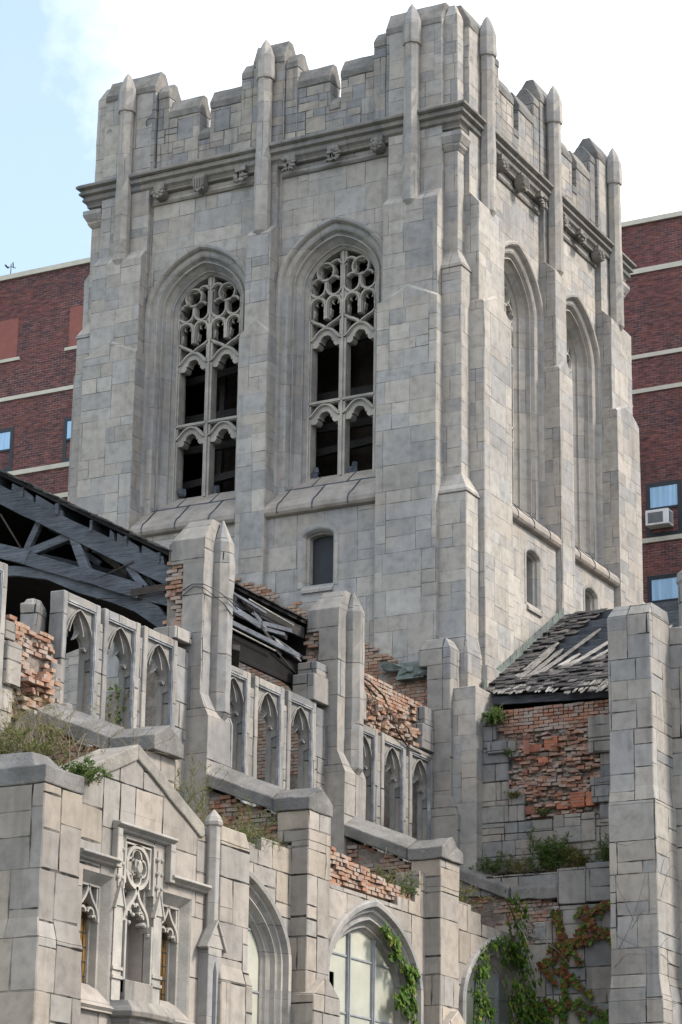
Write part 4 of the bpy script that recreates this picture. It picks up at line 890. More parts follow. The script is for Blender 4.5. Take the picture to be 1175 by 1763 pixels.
for x0, y0, x1, y1, w in ((.62, .95, .75, 2.75, .12), (.75, .75, .82, 2.4, .10), (.88, .8, 1.02, 2.35, .13), (1.0, .95, 1.25, 2.0, .10), (1.12, 1.05, 1.45, 3.3, .11), (1.25, .95, 1.55, 1.95, .12), (1.4, 1.2, 1.8, 1.8, .1), (1.65, 1.35, 2.1, 2.85, .12), (1.95, 1.45, 2.4, 2.6, .1), (.72, 1.5, .70, 2.2, .09), (1.5, 1.1, 1.75, 1.5, .12), (2.3, 1.6, 2.7, 2.9, .12), (2.7, 1.7, 3.1, 3.0, .12)):
    board(x0, y0, x1, y1, w, .02, rv.uniform(0, .02))
for i in range(26):
    x = .45+i*.035+rv.uniform(0, .02) if i < 20 else 2.0+rv.uniform(0, .5); y0 = eave(x)-.05+rv.uniform(-.12, .02); board(x, y0+.35, x+rv.uniform(-.02, .02), y0, .06, .012, .012)
for i in range(24):
    x = rv.uniform(.3, 3.2); y0 = eave(x); a = rv.uniform(-.25, .25); board(x, y0+.2, x+a*.3, y0-rv.uniform(.02, .14), rv.uniform(.03, .07), .012, .02)
for i in range(14): x = rv.uniform(2.3, 3.2); board(x, eave(x)+.45, x-.03, eave(x)+rv.uniform(-.1, .06), .06, .012, .035)
obj('bare_board', ba, M['woodp'], tr_)
fs = MB()
for i in range(13):
    y = .45+i*.31; z = zy(y)+.02; fs.add([(.155, y-.02, z-.05), (.155, y+.31, z+.14), (.155, y+.29, z+.36), (.155, y+.02, z+.2), (.168, y-.02, z-.05), (.168, y+.31, z+.14), (.168, y+.29, z+.36), (.168, y+.02, z+.2)], [(0,1,2,3),(7,6,5,4),(0,4,5,1),(1,5,6,2),(2,6,7,3),(3,7,4,0)])
obj('stepped_flashing', fs, M['patina'], tr_)

# ================================================================== CHAPEL (gabled bay)
chp = thing('gabled_porch', (2, -16, 0), 'gabled limestone bay with a carved niche between two small traceried windows', 'church porch')
XG = 2.83; gm = lambda y, z, x: (x, y, z)
g = MB(); YC = -15.83
# wall pieces round three recessed openings
OP = [(-17.12, -16.42, 5.45, 7.0), (-15.24, -14.52, 5.45, 7.0)]
g.box(1.9, XG, -17.75, -17.12, 0, 7.9); g.box(1.9, XG, -14.52, -13.9, 0, 7.9); g.box(1.9, XG-.005, -16.42, -16.19, 0, 7.6); g.box(1.9, XG-.005, -15.47, -15.24, 0, 7.6)
g.box(1.9, XG, -17.12, -16.42, 0, 5.40); g.box(1.9, XG, -15.24, -14.52, 0, 5.40); g.box(1.9, XG, -16.22, -15.44, 0, 5.5); g.box(1.9, XG-.34, -16.3, -15.3, 5.4, 7.6)
g.box(1.9, XG-.002, -17.12, -16.42, 7.0, 7.9); g.box(1.9, XG-.002, -15.24, -14.52, 7.0, 7.9); g.box(1.9, XG-.003, -16.42, -15.24, 7.56, 7.9)
g.ext([(-17.55, 7.88), (-16.0, 8.62), (-14.45, 7.88)], 2.3, XG-.001, gm)
obj('gable_wall', g, M['warm'], chp, .0)
c = MB()
for sg in (-1, 1):
    p0, p1 = (-16.0+sg*1.62, 7.86), (-16.0, 8.58)
    poly = [(p0[0], p0[1]), (p0[0]+sg*.10, p0[1]+.02), (p0[0]+sg*.08, p0[1]+.17), (p1[0], p1[1]+.21), (p1[0], p1[1]+.01)]
    c.ext(poly, 2.25, XG+.035, gm)
obj('gable_coping', c, M['copew'], chp, .02, 2)
# window fittings
for wi, (y0, y1, z0, z1) in enumerate(OP):
    tw = MB(); gl = MB(); lg = MB(); sl = MB()
    yc, hw = (y0+y1)/2, (y1-y0)/2; m = lambda t, z, x, yc=yc: (x, yc+t, z)
    # splayed jambs
    for sg in (-1, 1):
        tw.loft([[m(sg*hw, 5.4, XG+.001), m(sg*hw, 7.0, XG+.001)], [m(sg*(hw-.02), 5.42, XG-.02), m(sg*(hw-.02), 6.98, XG-.02)], [m(sg*(hw-.09), 5.6, XG-.13), m(sg*(hw-.09), 6.88, XG-.13)], [m(sg*(hw-.11), 5.6, XG-.145), m(sg*(hw-.11), 6.88, XG-.145)], [m(sg*(hw-.12), 5.6, XG-.24), m(sg*(hw-.12), 6.88, XG-.24)], [m(sg*(hw-.15), 5.6, XG-.245), m(sg*(hw-.15), 6.88, XG-.245)], [m(sg*(hw-.15), 5.6, XG-.30), m(sg*(hw-.15), 6.88, XG-.30)]], caps=False, closed=False)
    tw.add([m(-hw, 7.0, XG), m(hw, 7.0, XG), m(hw-.09, 6.88, XG-.13), m(-hw+.09, 6.88, XG-.13), m(hw-.09, 6.88, XG-.6), m(-hw+.09, 6.88, XG-.6)], [(0, 1, 2, 3), (3, 2, 4, 5)])
    w = hw-.11
    for sg in (-1, 1):
        tw.rib(bez((sg*w, 6.42), (sg*w, 6.66), (sg*.08, 6.60), (0, 6.86), 8), .035, XG-.13, XG-.22, m)
        tw.rib([(sg*(w-.03), 6.5), (sg*(w-.03), 6.88)], .03, XG-.145, XG-.22, m)
        tw.rib(arc(sg*.09, 6.52, .07, 90-sg*100, 90+sg*80, 5), .03, XG-.15, XG-.21, m)
        tw.rib(arc(sg*.17, 6.45, .05, 90-sg*100, 90+sg*60, 5), .03, XG-.15, XG-.21, m)
    tw.rib([(-w, 6.87), (w, 6.87)], .035, XG-.13, XG-.22, m)
    gl.box(XG-.30, XG-.28, yc-w-.05, yc+w+.05, 5.55, 6.9)
    for q in range(6): lg.box(XG-.279, XG-.272, yc-w, yc+w, 5.75+q*.18, 5.76+q*.18)
    for q in range(3): lg.box(XG-.279, XG-.271, yc-.12+q*.12, yc-.11+q*.12, 5.6, 6.85)
    sl.ext([(XG-.22, 5.4), (XG-.22, 5.66), (XG-.13, 5.6), (XG+.02, 5.42), (XG+.02, 5.4)], y0-.0, y1+.0, lambda x, z, y: (x, y, z))
    a_, b_ = ((-17.3, -16.34), (-15.28, -14.4))[wi]; sl.ext([(XG-.1, 5.28), (XG-.1, 5.41), (XG+.03, 5.40), (XG+.08, 5.36), (XG+.05, 5.32), (XG+.06, 5.30)], a_, b_, lambda x, z, y: (x, y, z))
    wo = obj('window', tw, M['trac'], chp)
    for nm, b2_, mt_ in (('stained_glass', gl, 'amber'), ('leading', lg, 'dframe'), ('window_sill', sl, 'sill')): obj(nm, b2_, M[mt_], wo).matrix_parent_inverse = Matrix.Identity(4)
# stepped label moulding
lm = MB(); LP = [(0, 0), (.12, -.02), (.13, -.05), (.06, -.09), (.05, -.11), (0, -.13)]
def lab(y0, y1, z): lm.ext([(XG+a, z+b) for a, b in LP], y0, y1, lambda x, z_, y: (x, y, z_))
lab(-17.3, -16.43, 7.24); lab(-16.5, -15.1, 7.72); lab(-15.17, -14.22, 7.24)
for y0, y1 in ((-16.5, -16.38), (-15.22, -15.1)): lm.box(XG, XG+.09, y0, y1, 7.12, 7.62)
obj('label_moulding', lm, M['dress'], chp, .006)
# niche
ni = MB(); m = lambda t, z, x: (x, YC+t, z)

ni.box(XG-.20, XG-.15, YC-.36, YC+.36, 6.9, 7.56); ni2 = MB(); ni2.box(XG-.33, XG-.30, YC-.35, YC+.35, 5.5, 7.56); ni2.box(XG-.32, XG-.1, YC-.40, YC-.28, 5.5, 7.5); ni2.box(XG-.32, XG-.1, YC+.28, YC+.40, 5.5, 7.5)
obj('niche_back', ni2, M['sill'], chp)
ni.rib(arc(0, 7.22, .265, 0, 360, 24)[:-1], .05, XG-.02, XG-.14, m, True)
for q in range(4):
    a = 90*q; ni.rib(arc(.125*math.cos(R(a)), 7.22+.125*math.sin(R(a)), .11, a-120, a+120, 8), .028, XG-.04, XG-.14, m)
ni.rock(m(0, 7.21, XG-.02), .085, 3, (.6, .9, 1.3), 2)
for sg in (-1, 1):
    ni.rib(bez((sg*.30, 6.42), (sg*.30, 6.78), (sg*.05, 6.68), (0, 6.97), 10), .045, XG-.02, XG-.14, m)
    for k_ in range(3):
        ni.rib(arc(sg*(.06+.085*k_), 6.70-.09*k_-.05*(k_ == 2), .06, 90-sg*120, 90+sg*70, 6), .035, XG-.04, XG-.14, m)
        ni.rock(m(sg*(.10+.085*k_), 6.60-.11*k_, XG-.01), .03, k_, n=1)
    # pilasters with crockets and little gables
    t = sg*.465
    ni.box(XG, XG+.012, YC+t-.10, YC+t+.10, 5.48, 6.72); ni.box(XG, XG+.035, YC+t-.115, YC+t+.115, 5.75, 5.79); ni.box(XG, XG+.035, YC+t-.115, YC+t+.115, 5.86, 5.90)
    ni.ext([(YC+t-.11, 6.66), (YC+t, 6.94), (YC+t+.11, 6.66)], XG, XG+.03, gm)
    ni.rib([(t-.12, 6.62), (t, 6.96), (t+.12, 6.62)], .03, XG+.045, XG-.02, m)
    ni.box(XG-.08, XG+.012, YC+t-.045, YC+t+.045, 6.9, 7.5); 
    for z in (7.02, 7.2, 7.38):
        for dt in (-.05, .05): ni.rock(m(t+dt, z, XG+.01), .036, z, n=1)
    ni.box(XG-.08, XG+.03, YC+sg*.31-.02, YC+sg*.31+.02, 5.6, 6.5)
ni.rib([(-.29, 6.98), (-.29, 7.5), (.29, 7.5), (.29, 6.98)], .03, XG-.02, XG-.12, m); ni.rib([(-.345, 6.9), (-.345, 7.55), (.345, 7.55), (.345, 6.9)], .025, XG+.0, XG-.12, m)
obj('niche', ni, M['trac'], chp)
co = MB(); 
def corb(z, r, e=0): return [(XG-.1, YC-.62-e, z), (XG+r, YC-.5-e, z), (XG+r+.06, YC-.25, z), (XG+r+.06, YC+.25, z), (XG+r, YC+.5+e, z), (XG-.1, YC+.62+e, z)]
co.loft([corb(4.9, .02, -.35), corb(5.0, .06, -.25), corb(5.12, .16, -.12), corb(5.22, .22, -.06), corb(5.26, .22, -.06), corb(5.28, .28), corb(5.34, .30, .02), corb(5.38, .28), corb(5.42, .24, -.02), corb(5.48, .2, -.03)]); co.box(XG-.1, XG+.06, YC-.33, YC+.33, 5.47, 5.76)
obj('corbel_shelf', co, M['cornice'], chp, .006)
# slim shaft with little gable
sf = MB(); sf.oct(XG+.06, -14.12, [(6.4, .10), (8.04, .10), (8.05, .125), (8.1, .13), (8.17, .10), (8.27, .015)], 6)
sf.box(XG, XG+.16, -14.32, -13.98, 0, 6.42); sf.ext([(-14.38, 6.40), (-14.15, 6.74), (-13.92, 6.40)], XG, XG+.17, gm); sf.rib([(-14.40, 6.38), (-14.15, 6.76), (-13.90, 6.38)], .05, XG+.20, XG+.05, lambda y, z, x: (x, y, z))
obj('gabled_shaft', sf, M['dress'], chp, .008)
fc = MB(); fc.box(XG+.162, XG+.166, -14.19, -14.11, 4.5, 6.1); fc.ext([(-14.19, 6.1), (-14.15, 6.22), (-14.11, 6.1)], XG+.162, XG+.166, gm); obj('shaft_recess_shade', fc, M['leadd'], chp)  # raised dark strip drawn as the shade of a recess
# right pier
rp = MB(); rp.box(1.5, 2.97, -14.03, -13.25, 0, 7.86); rp.fr(1.5, 2.97, -14.03, -13.25, 7.86, 1.5, 2.93, -13.98, -13.3, 8.08); rp.fr(1.5, 3.04, -14.05, -13.21, 6.0, 1.5, 2.972, -14.032, -13.248, 6.22); rp.box(1.5, 3.04, -14.05, -13.21, 0, 6.0)
obj('stone_pier', rp, M['warm'], chp, .014)
lp = MB(); lp.box(-.1, 3.12, -18.45, -17.62, 0, 7.80); lp.fr(-.1, 3.18, -18.52, -17.55, 5.95, -.1, 3.122, -18.452, -17.62, 6.2); lp.box(-.1, 3.18, -18.52, -17.55, 0, 5.96)
obj('stone_pier', lp, M['warm'], chp, .014)
lc = MB(); lc.box(-.1, 3.13, -18.46, -17.61, 7.805, 8.03); lc.fr(1.9, 2.9, -18.35, -17.6, 8.05, 2.2, 2.7, -18.15, -17.8, 8.28); obj('pier_coping', lc, M['cope'], chp, .018, 2)
bd = MB(); bd.box(-.2, 2.4, -17.7, -14.0, 7.9, 8.15); obj('porch_roof_bed', bd, M['dirt'], chp)

# ================================================================== BRICK BUILDING BEHIND
ab = thing('apartment_block', (-12, 18, 0), 'red brick apartment block with pale stone bands behind the tower', 'building')
w = MB(); w.box(-40, -9.5, 15.4, 35, 0, 31.98); obj('wall', w, M['bldg'], ab); w = MB(); w.box(-9.49, 16, 20, 35, 0, 31.97); obj('wall', w, M['bldg'], ab)
bd = MB()
def band(y, x0, x1, z0, z1, d=.06): bd.box(x0, x1, y-d, y+.1, z0, z1)
for z0, z1, d in ((31.985, 32.14, .08), (28.02, 28.14, .05), (25.60, 25.74, .06), (24.66, 24.80, .06)): band(15.4, -40, -9.45, z0, z1, d)
for z0, z1, d in ((31.975, 32.12, .08), (30.45, 30.60, .05), (27.86, 27.98, .05), (26.82, 26.94, .05), (22.40, 22.53, .06)): band(20, -9.4, 16.05, z0, z1, d)
for x in (-24.2, -20.32): band(15.4, x-.1, x+(2.15 if x < -21 else 2.0), 29.28, 29.38, .05)
obj('stone_band', bd, M['lime'], ab)
for x0, x1 in ((-24.1, -22.17), (-20.30, -18.4)): pk = MB(); pk.box(x0, x1, 15.385, 15.45, 29.40, 30.66); obj('blind_window', pk, M['pink'], ab)
def win(y, x0, x1, z0, z1, mid=.5, ac=False):
    f = MB(); e = .12
    f.box(x0, x0+e, y-.02, y+.1, z0, z1); f.box(x1-e, x1, y-.02, y+.1, z0, z1); f.box(x0+e, x1-e, y-.02, y+.1, z1-e, z1); f.box(x0+e, x1-e, y-.02, y+.1, z0, z0+e)
    zm = z0+(z1-z0)*mid; f.box(x0+e, x1-e, y-.035, y+.05, zm-.04, zm+.03)
    o = obj('window', f, M['dframe'], ab, .004)
    p = MB(); p.box(x0+e, x1-e, y-.004, y+.02, zm+.03, z1-e); q = obj('pane', p, M['wglass'], o); q.matrix_parent_inverse = Matrix.Identity(4)
    p = MB(); p.box(x0+e, x1-e, y+.006, y+.03, z0+e, zm-.04); q = obj('pane', p, M['dglass' if ac else 'wglass'], o); q.matrix_parent_inverse = Matrix.Identity(4)
for x0, x1 in ((-24.0, -22.12), (-20.33, -18.4)): win(15.4, x0, x1, 25.75, 27.15)
win(20, -3.90, -2.86, 22.54, 24.12, .52, True); win(20, -3.92, -2.75, 19.95, 21.45)
ac = MB(); ac.box(-3.80, -3.12, 19.62, 20.0, 22.78, 23.22)
ag = MB(); ag.box(-3.72, -3.28, 19.612, 19.63, 22.84, 23.14)
for k_ in range(3): ag.box(-3.118, -3.112, 19.66+k_*.1, 19.72+k_*.1, 22.84, 23.16)
at = thing('air_conditioner', (-3.46, 19.8, 22.78), 'white boxy window air conditioner sticking out of a dark-framed window', 'air conditioner')
obj('casing', ac, M['white'], at, .015); obj('grille', ag, M['grille'], at)
an = MB(); X = -22.72; an.tube([(X, 15.6, 32.1), (X, 15.6, 32.62)], .015, 5); an.tube([(X-.2, 15.6, 32.55), (X+.15, 15.5, 32.45)], .012, 4); an.tube([(X-.22, 15.6, 32.62), (X-.1, 15.6, 32.5)], .03, 5); an.tube([(X+.14, 15.5, 32.6), (X+.16, 15.5, 32.42), (X+.24, 15.5, 32.4)], .02, 5)
tag(obj('roof_antenna', an, M['dframe']), 'tiny dark forked antenna on the brick building roof edge', 'antenna')

# ================================================================== CABLES
cb = MB()
def catn(p0, p1, sag, n=10): return [tuple(p0[i]+(p1[i]-p0[i])*k/n - (sag*4*k/n*(1-k/n) if i == 2 else 0) for i in range(3)) for k in range(n+1)]
cb.tube([(-.64, -9.42, 13.0), (-.45, -9.43, 13.08), (-.25, -9.42, 13.06), (-.1, -9.2, 12.98), (-.0, -8.95, 12.85), (-.02, -8.7, 12.78)], .009, 4)
cb.tube([(-.64, -9.43, 12.9), (-.42, -9.43, 13.04), (-.25, -9.42, 13.0), (-.06, -9.1, 12.8), (-.01, -8.85, 12.62)], .008, 4)
tag(obj('hanging_wire', cb, M['dframe']), 'slack black wire wrapped round the tall buttress beside the roof timbers', 'wire')

# ================================================================== PLANTS
class Plant:
    def __init__(s, seed): s.st = MB(); s.lf = MB(); s.r = random.Random(seed)
    def leaf(s, p, d, l, w):
        d = Vector(d).normalized(); a = d.cross(Vector((s.r.uniform(-1, 1), s.r.uniform(-1, 1), s.r.uniform(-1, 1)))).normalized(); p = Vector(p)
        m_ = p+d*l*.45
        s.lf.add([p, m_+a*w/2, p+d*l, m_-a*w/2], [(0, 1, 2, 3)])
    def stalk(s, base, h, lean, r=.006, leaves=14, ll=.09, lw=.03, plume=0, droop=.0, br=0):
        p = Vector(base); d = Vector((lean[0], lean[1], 1)).normalized(); pts = [p.copy()]; n = 7
        for i in range(n):
            d = (d+Vector((s.r.uniform(-.13, .13), s.r.uniform(-.13, .13), -droop*i/n))).normalized(); p = p+d*h/n; pts.append(p.copy())
        s.st.tube(pts, r, 3, .4)
        for k in range(leaves):
            f = s.r.uniform(.12, 1); i = min(n-1, int(f*n)); q = pts[i].lerp(pts[i+1], f*n-i)
            a = s.r.uniform(0, 6.28); s.leaf(q, (math.cos(a), math.sin(a), s.r.uniform(.1, .9)), ll*s.r.uniform(.6, 1.2), lw)
        for k in range(br):
            i = s.r.randint(2, n-1); a = s.r.uniform(0, 6.28); e = pts[i]+Vector((math.cos(a), math.sin(a), 1.)).normalized()*h*s.r.uniform(.12, .3)
            s.st.tube([pts[i], e], r*.6, 3, .5)
            for q in range(int(leaves*.3)+plume): s.leaf(pts[i].lerp(e, s.r.uniform(.2, 1)), (s.r.uniform(-1, 1), s.r.uniform(-1, 1), s.r.uniform(0, 1)), ll*.7, lw*.8)
        for k in range(plume*3): s.leaf(pts[-1]-d*s.r.uniform(0, h*.25), (s.r.uniform(-1, 1), s.r.uniform(-1, 1), s.r.uniform(.2, 1.2)), ll*.5, lw*.6)
    def make(s, name, base, leafm, stemm, label, cat, group=None):
        t = thing(name, base, label, cat, group)
        obj('stem', s.st, M[stemm], t); 
        if s.lf.v: obj('foliage', s.lf, M[leafm], t, fix=False)
        return t
def weed(name, base, ext, h, n, leafm, label, cat, seed, ll=.09, lw=.03, leaves=16, plume=0, br=2, stem='stemg', droop=.3, lean=.4, group=None, r=.006):
    p = Plant(seed)
    for _ in range(n):
        b = [base[i]+p.r.uniform(-ext[i], ext[i]) for i in range(2)]+[base[2]]
        p.stalk(b, h*p.r.uniform(.55, 1.1), (p.r.uniform(-lean, lean), p.r.uniform(-lean, lean)), r, leaves, ll, lw, plume, droop, br)
    return p.make(name, base, leafm, stem, label, cat, group)
GP = 'weeds rooted on the ruined walls'
weed('bush', (1.5, -16.95, 8.1), (.38, .40, 0), .9, 55, 'leaf_b', 'dense feathery green bush with yellowing tips above the porch pier', 'bush', 1, .085, .014, 60, 2, 5, group=GP)
weed('dry_grass_tuft', (1.3, -16.4, 8.1), (.7, .8, 0), .95, 190, 'leaf_d', 'straw coloured grass tuft mixed into the green bush by the porch', 'grass tuft', 2, .10, .010, 12, 3, 2, 'stem', .5, .7, GP, .004)
weed('dry_grass_tuft', (.25, -14.7, 9.2), (.4, .5, 0), 1.0, 80, 'leaf_y', 'sparse straw grass below the left window frame and collapsed brick', 'grass tuft', 3, .09, .008, 10, 3, 1, 'stem', .5, .6, GP, .004)
weed('leafy_weed', (2.95, -17.35, 8.02), (.12, .22, 0), .42, 26, 'leaf_g', 'small green leafy weed spilling over the left foot of the gable', 'weed', 4, .07, .018, 26, 1, 3, droop=.9, group=GP)
weed('tall_dry_stalk', (2.2, -16.3, 8.2), (.5, .8, 0), 1.3, 26, 'leaf_y', 'tall thin bare stalks fanning up behind the porch gable', 'dry weed', 5, .05, .008, 10, 1, 2, 'stem', .35, .6, GP, .005)
weed('feathery_weed', (1.0, -12.0, 8.45), (.3, .5, 0), 1.2, 24, 'leaf_y', 'feathery yellow-green weed beside the right slope of the gable', 'weed', 6, .05, .010, 40, 3, 5, group=GP)
weed('grass_tuft', (1.15, -10.3, 8.5), (.15, .7, 0), .6, 130, 'leaf_g', 'green grass on the broken wall left of the first gabled aisle buttress', 'grass tuft', 7, .10, .010, 9, 0, 0, droop=1.3, lean=.8, group=GP, r=.003)
weed('dry_grass_tuft', (1.2, -11.0, 8.5), (.15, .9, 0), .7, 110, 'leaf_y', 'brown dead grass trailing along the aisle wall top beside the porch pier', 'grass tuft', 8, .09, .007, 8, 2, 1, 'stem', 1.2, .8, GP, .004)
weed('leafy_weed', (1.1, -9.9, 8.5), (.15, .3, 0), .8, 14, 'leaf_g', 'upright green weed against the first gabled aisle buttress', 'weed', 9, .07, .015, 26, 0, 2, group=GP)
weed('bush', (1.15, -5.3, 8.3), (.14, .40, 0), .75, 60, 'leaf_g', 'scrubby dark green bush over the big cream window beside its buttress', 'bush', 10, .05, .014, 40, 1, 4, droop=.6, group=GP)
weed('tall_dry_stalk', (1.2, -5.5, 8.3), (.1, .5, 0), 1.0, 9, 'leaf_d', 'bare pale twigs poking out of the bush over the cream window', 'dry weed', 11, .05, .01, 6, 0, 3, 'stem', .7, .9, GP, .007)
weed('bush', (1.1, -2.9, 8.5), (.15, .5, 0), .8, 30, 'leaf_y', 'yellow-green scrub on the wall above the ivy-hung arch', 'bush', 12, .07, .016, 30, 2, 3, droop=.6, group=GP)
for i, (x, h, lab, k_, ll, lw) in enumerate(((.45, .42, 'low green weed at the tower end of the ledge', 'leaf_g', .07, .014), (.85, .5, 'bushy green weed second along the ledge from the tower', 'leaf_g', .06, .012), (1.25, .45, 'weed tuft in the middle of the ledge before the tallest weed', 'leaf_y', .06, .012), (1.65, .85, 'tallest leafy green weed on the ledge', 'leaf_g', .11, .022), (1.95, .6, 'broad leaved weed right beside the tallest ledge weed', 'leaf_g', .12, .026), (2.4, .48, 'small pale green weed on the ledge over the coping end', 'leaf_y', .08, .02), (2.95, .66, 'dark green weed in the ledge corner against the pier', 'leaf_g', .09, .016))):
    weed('ledge_weed', (x, -.28, 9.66), (.22, .12, 0), h, 22, k_, lab, 'weed', 30+i, ll, lw, 26, 1, 2, group='weeds along the transept ledge')
weed('ledge_grass', (1.6, -.25, 9.64), (1.5, .15, 0), .28, 160, 'leaf_d', 'brown dead grass lining the whole transept ledge', 'grass', 40, .07, .008, 8, 0, 0, 'stem', .8, .8, None, .003)
weed('hanging_fern', (.66, -.16, 12.62), (.14, .08, 0), .55, 34, 'leaf_g', 'bright green fern-like bush hanging from the brick beside the tower foot', 'fern', 41, .06, .02, 34, 0, 4, droop=1.2, lean=.9)
weed('wall_weed', (1.0, -.16, 11.95), (.06, .04, 0), .22, 12, 'leaf_g', 'small weed on the projecting block left of the brick hole', 'weed', 42, .05, .018, 18, 0, 1, droop=1.2)
weed('wall_weed', (1.05, -.16, 11.15), (.08, .04, 0), .25, 12, 'leaf_y', 'little weed low on the left edge of the brick hole', 'weed', 43, .05, .018, 18, 0, 1, droop=1.2)
weed('wall_weed', (1.65, -.16, 10.77), (.08, .04, 0), .2, 10, 'leaf_g', 'little fern on the lower lip of the brick hole', 'weed', 44, .05, .018, 16, 0, 1, droop=.6)
weed('wall_weed', (3.3, -.2, 12.6), (.08, .06, 0), .45, 16, 'leaf_y', 'thin weed growing where the brick top meets the pier', 'weed', 45, .05, .016, 22, 1, 2, droop=.7)
p = Plant(46)
for k_ in range(5):
    p.stalk((-.72, -11.25+.05*k_, 10.0), 1.1, (0, .02), .007, 26, .07, .05, 0, 0, 0)
p.make('window_creeper', (-.7, -11.2, 10), 'leaf_g', 'stemg', 'thin green creeper climbing inside the middle clerestory window', 'creeper')

def ivy(name, paths, leafm, label, m, nleaf, size, width, seed, stemm='bark', thick=.08, two=None):
    t = thing(name, m(*paths[0][0], 0), label, 'ivy'); st = MB(); lf = MB(); lf2 = MB(); r = random.Random(seed); paths = list(paths)
    for pth in list(paths):
        for _ in range(len(pth)):
            i = r.randint(0, len(pth)-1); a, z = pth[i]; q = [(a, z)]; da, dz = r.choice((-1, 1))*r.uniform(.04, .11), r.uniform(-.11, .05)
            for _k in range(r.randint(2, 4)): a += da+r.uniform(-.03, .03); z += dz+r.uniform(-.04, .03); q.append((a, z))
            paths.append(q)
    for pth in paths:
        st.tube([m(a, z, .03) for a, z in pth], .012, 4, .5)
        L = [math.hypot(pth[i+1][0]-pth[i][0], pth[i+1][1]-pth[i][1]) for i in range(len(pth)-1)]; tot = sum(L)
        for _ in range(int(nleaf*tot)):
            d = r.uniform(0, tot); i = 0
            while d > L[i]: d -= L[i]; i += 1
            f = d/L[i]; wd = width*(.4+.8*abs(nz(pth[i][0]+f, pth[i][1], 2.3, seed))+.3*r.random())
            a = pth[i][0]+(pth[i+1][0]-pth[i][0])*f+r.gauss(0, wd*.5); z = pth[i][1]+(pth[i+1][1]-pth[i][1])*f+r.gauss(0, wd*.5); o = r.uniform(.02, thick)
            s_ = size*r.choice((.5, .7, .9, 1.1, 1.35))*r.uniform(.85, 1.1); an = r.uniform(-.9, .9)-math.pi/2; ca, sa = math.cos(an), math.sin(an); tl = r.uniform(-.5, .3)
            P = []
            for u, v in ((0, .12), (.38, -.12), (.52, .32), (.28, .55), (0, 1.0), (-.28, .55), (-.52, .32), (-.38, -.12)):
                x_, y_ = v*ca-u*sa, v*sa+u*ca; P.append(m(a+x_*s_, z+y_*s_, o+tl*y_*s_+u*s_*r.uniform(-.25, .25)))
            (lf2 if two and two(a, z, r) else lf).add(P, [tuple(range(8))])
    obj('stem', st, M[stemm], t); obj('foliage', lf, M[leafm], t, fix=False)
    if lf2.v: obj('foliage', lf2, M['leaf_i'], t, fix=False)
    return t
mI = lambda a, z, o: (1.40+o, a, z)
ivy('ivy_spray', [[(-6.05, 7.72), (-5.8, 7.5), (-5.5, 7.3), (-5.3, 7.05), (-5.25, 6.7), (-5.15, 6.3), (-5.05, 5.9)], [(-5.35, 7.0), (-5.6, 6.85), (-5.8, 6.7)], [(-5.3, 7.3), (-5.1, 7.25)]], 'leaf_i', 'green ivy trailing down the right side of the cream window arch', mI, 110, .085, .12, 3, thick=.16)
ivy('ivy_curtain', [[(-2.6, 8.0), (-2.85, 7.6), (-2.95, 7.2), (-3.0, 6.6)], [(-2.5, 8.05), (-2.0, 8.25), (-1.6, 8.2), (-1.2, 8.0)], [(-2.75, 7.7), (-2.75, 7.2), (-2.8, 6.6), (-2.8, 6.0)], [(-2.8, 7.1), (-2.4, 6.95)]], 'leaf_i', 'ivy ringing the top and left of the green panelled arch', lambda a, z, o: (1.50+o, a, z), 85, .075, .12, 4, thick=.2)
ivy('ivy_curtain', [[(-1.7, 8.75), (-1.5, 8.4), (-1.45, 8.0), (-1.35, 7.5), (-1.15, 7.0), (-.95, 6.5)], [(-1.5, 8.2), (-1.15, 8.0), (-.95, 7.6), (-.75, 7.1), (-.6, 6.7)], [(-1.75, 9.0), (-1.45, 8.8), (-1.2, 8.85)], [(-1.8, 7.7), (-1.6, 7.2), (-1.3, 6.7)], [(-1.3, 7.6), (-1.0, 7.2)]], 'leaf_i', 'thick bright ivy curtain over the right shoulder of the green panelled arch', lambda a, z, o: (1.55+o, a, z), 55, .095, .2, 5, thick=.3)
mJ = lambda a, z, o: (a, -.53-o, z)
ivy('red_creeper', [[(2.12, 8.95), (2.18, 8.4), (2.22, 7.8), (2.18, 7.3), (2.2, 6.8), (2.25, 6.2)], [(2.2, 8.1), (2.45, 8.4), (2.7, 8.85), (3.05, 9.0), (3.35, 9.05)], [(2.3, 8.25), (2.7, 8.35), (3.0, 8.5), (3.4, 8.4)], [(2.15, 7.2), (2.5, 7.3), (2.9, 7.05), (3.3, 7.0)], [(2.0, 8.9), (2.15, 8.5), (2.3, 8.3)], [(2.35, 7.75), (2.2, 7.45), (2.4, 7.2)], [(2.0, 6.6), (2.3, 6.4), (2.7, 6.3), (3.2, 6.2)], [(1.9, 7.0), (2.0, 6.5), (2.1, 6.1)], [(2.6, 8.95), (2.75, 8.8), (2.7, 8.6)], [(2.2, 6.9), (2.5, 6.75), (3.0, 6.9), (3.3, 6.6)], [(1.75, 8.0), (2.0, 8.05), (2.2, 8.2)], [(2.0, 7.3), (2.1, 7.1)], [(2.3, 6.7), (2.6, 6.5), (3.1, 6.5)], [(3.0, 7.1), (3.15, 6.8), (3.2, 6.4)]], 'leaf_r', 'creeper turning red and orange over the grey low wall beside the pier', mJ, 120, .07, .075, 6, thick=.1, two=lambda a, z, r: r.random() < (.2+.7*max(0, (8.0-z))))
tw_ = MB(); rv = random.Random(9)
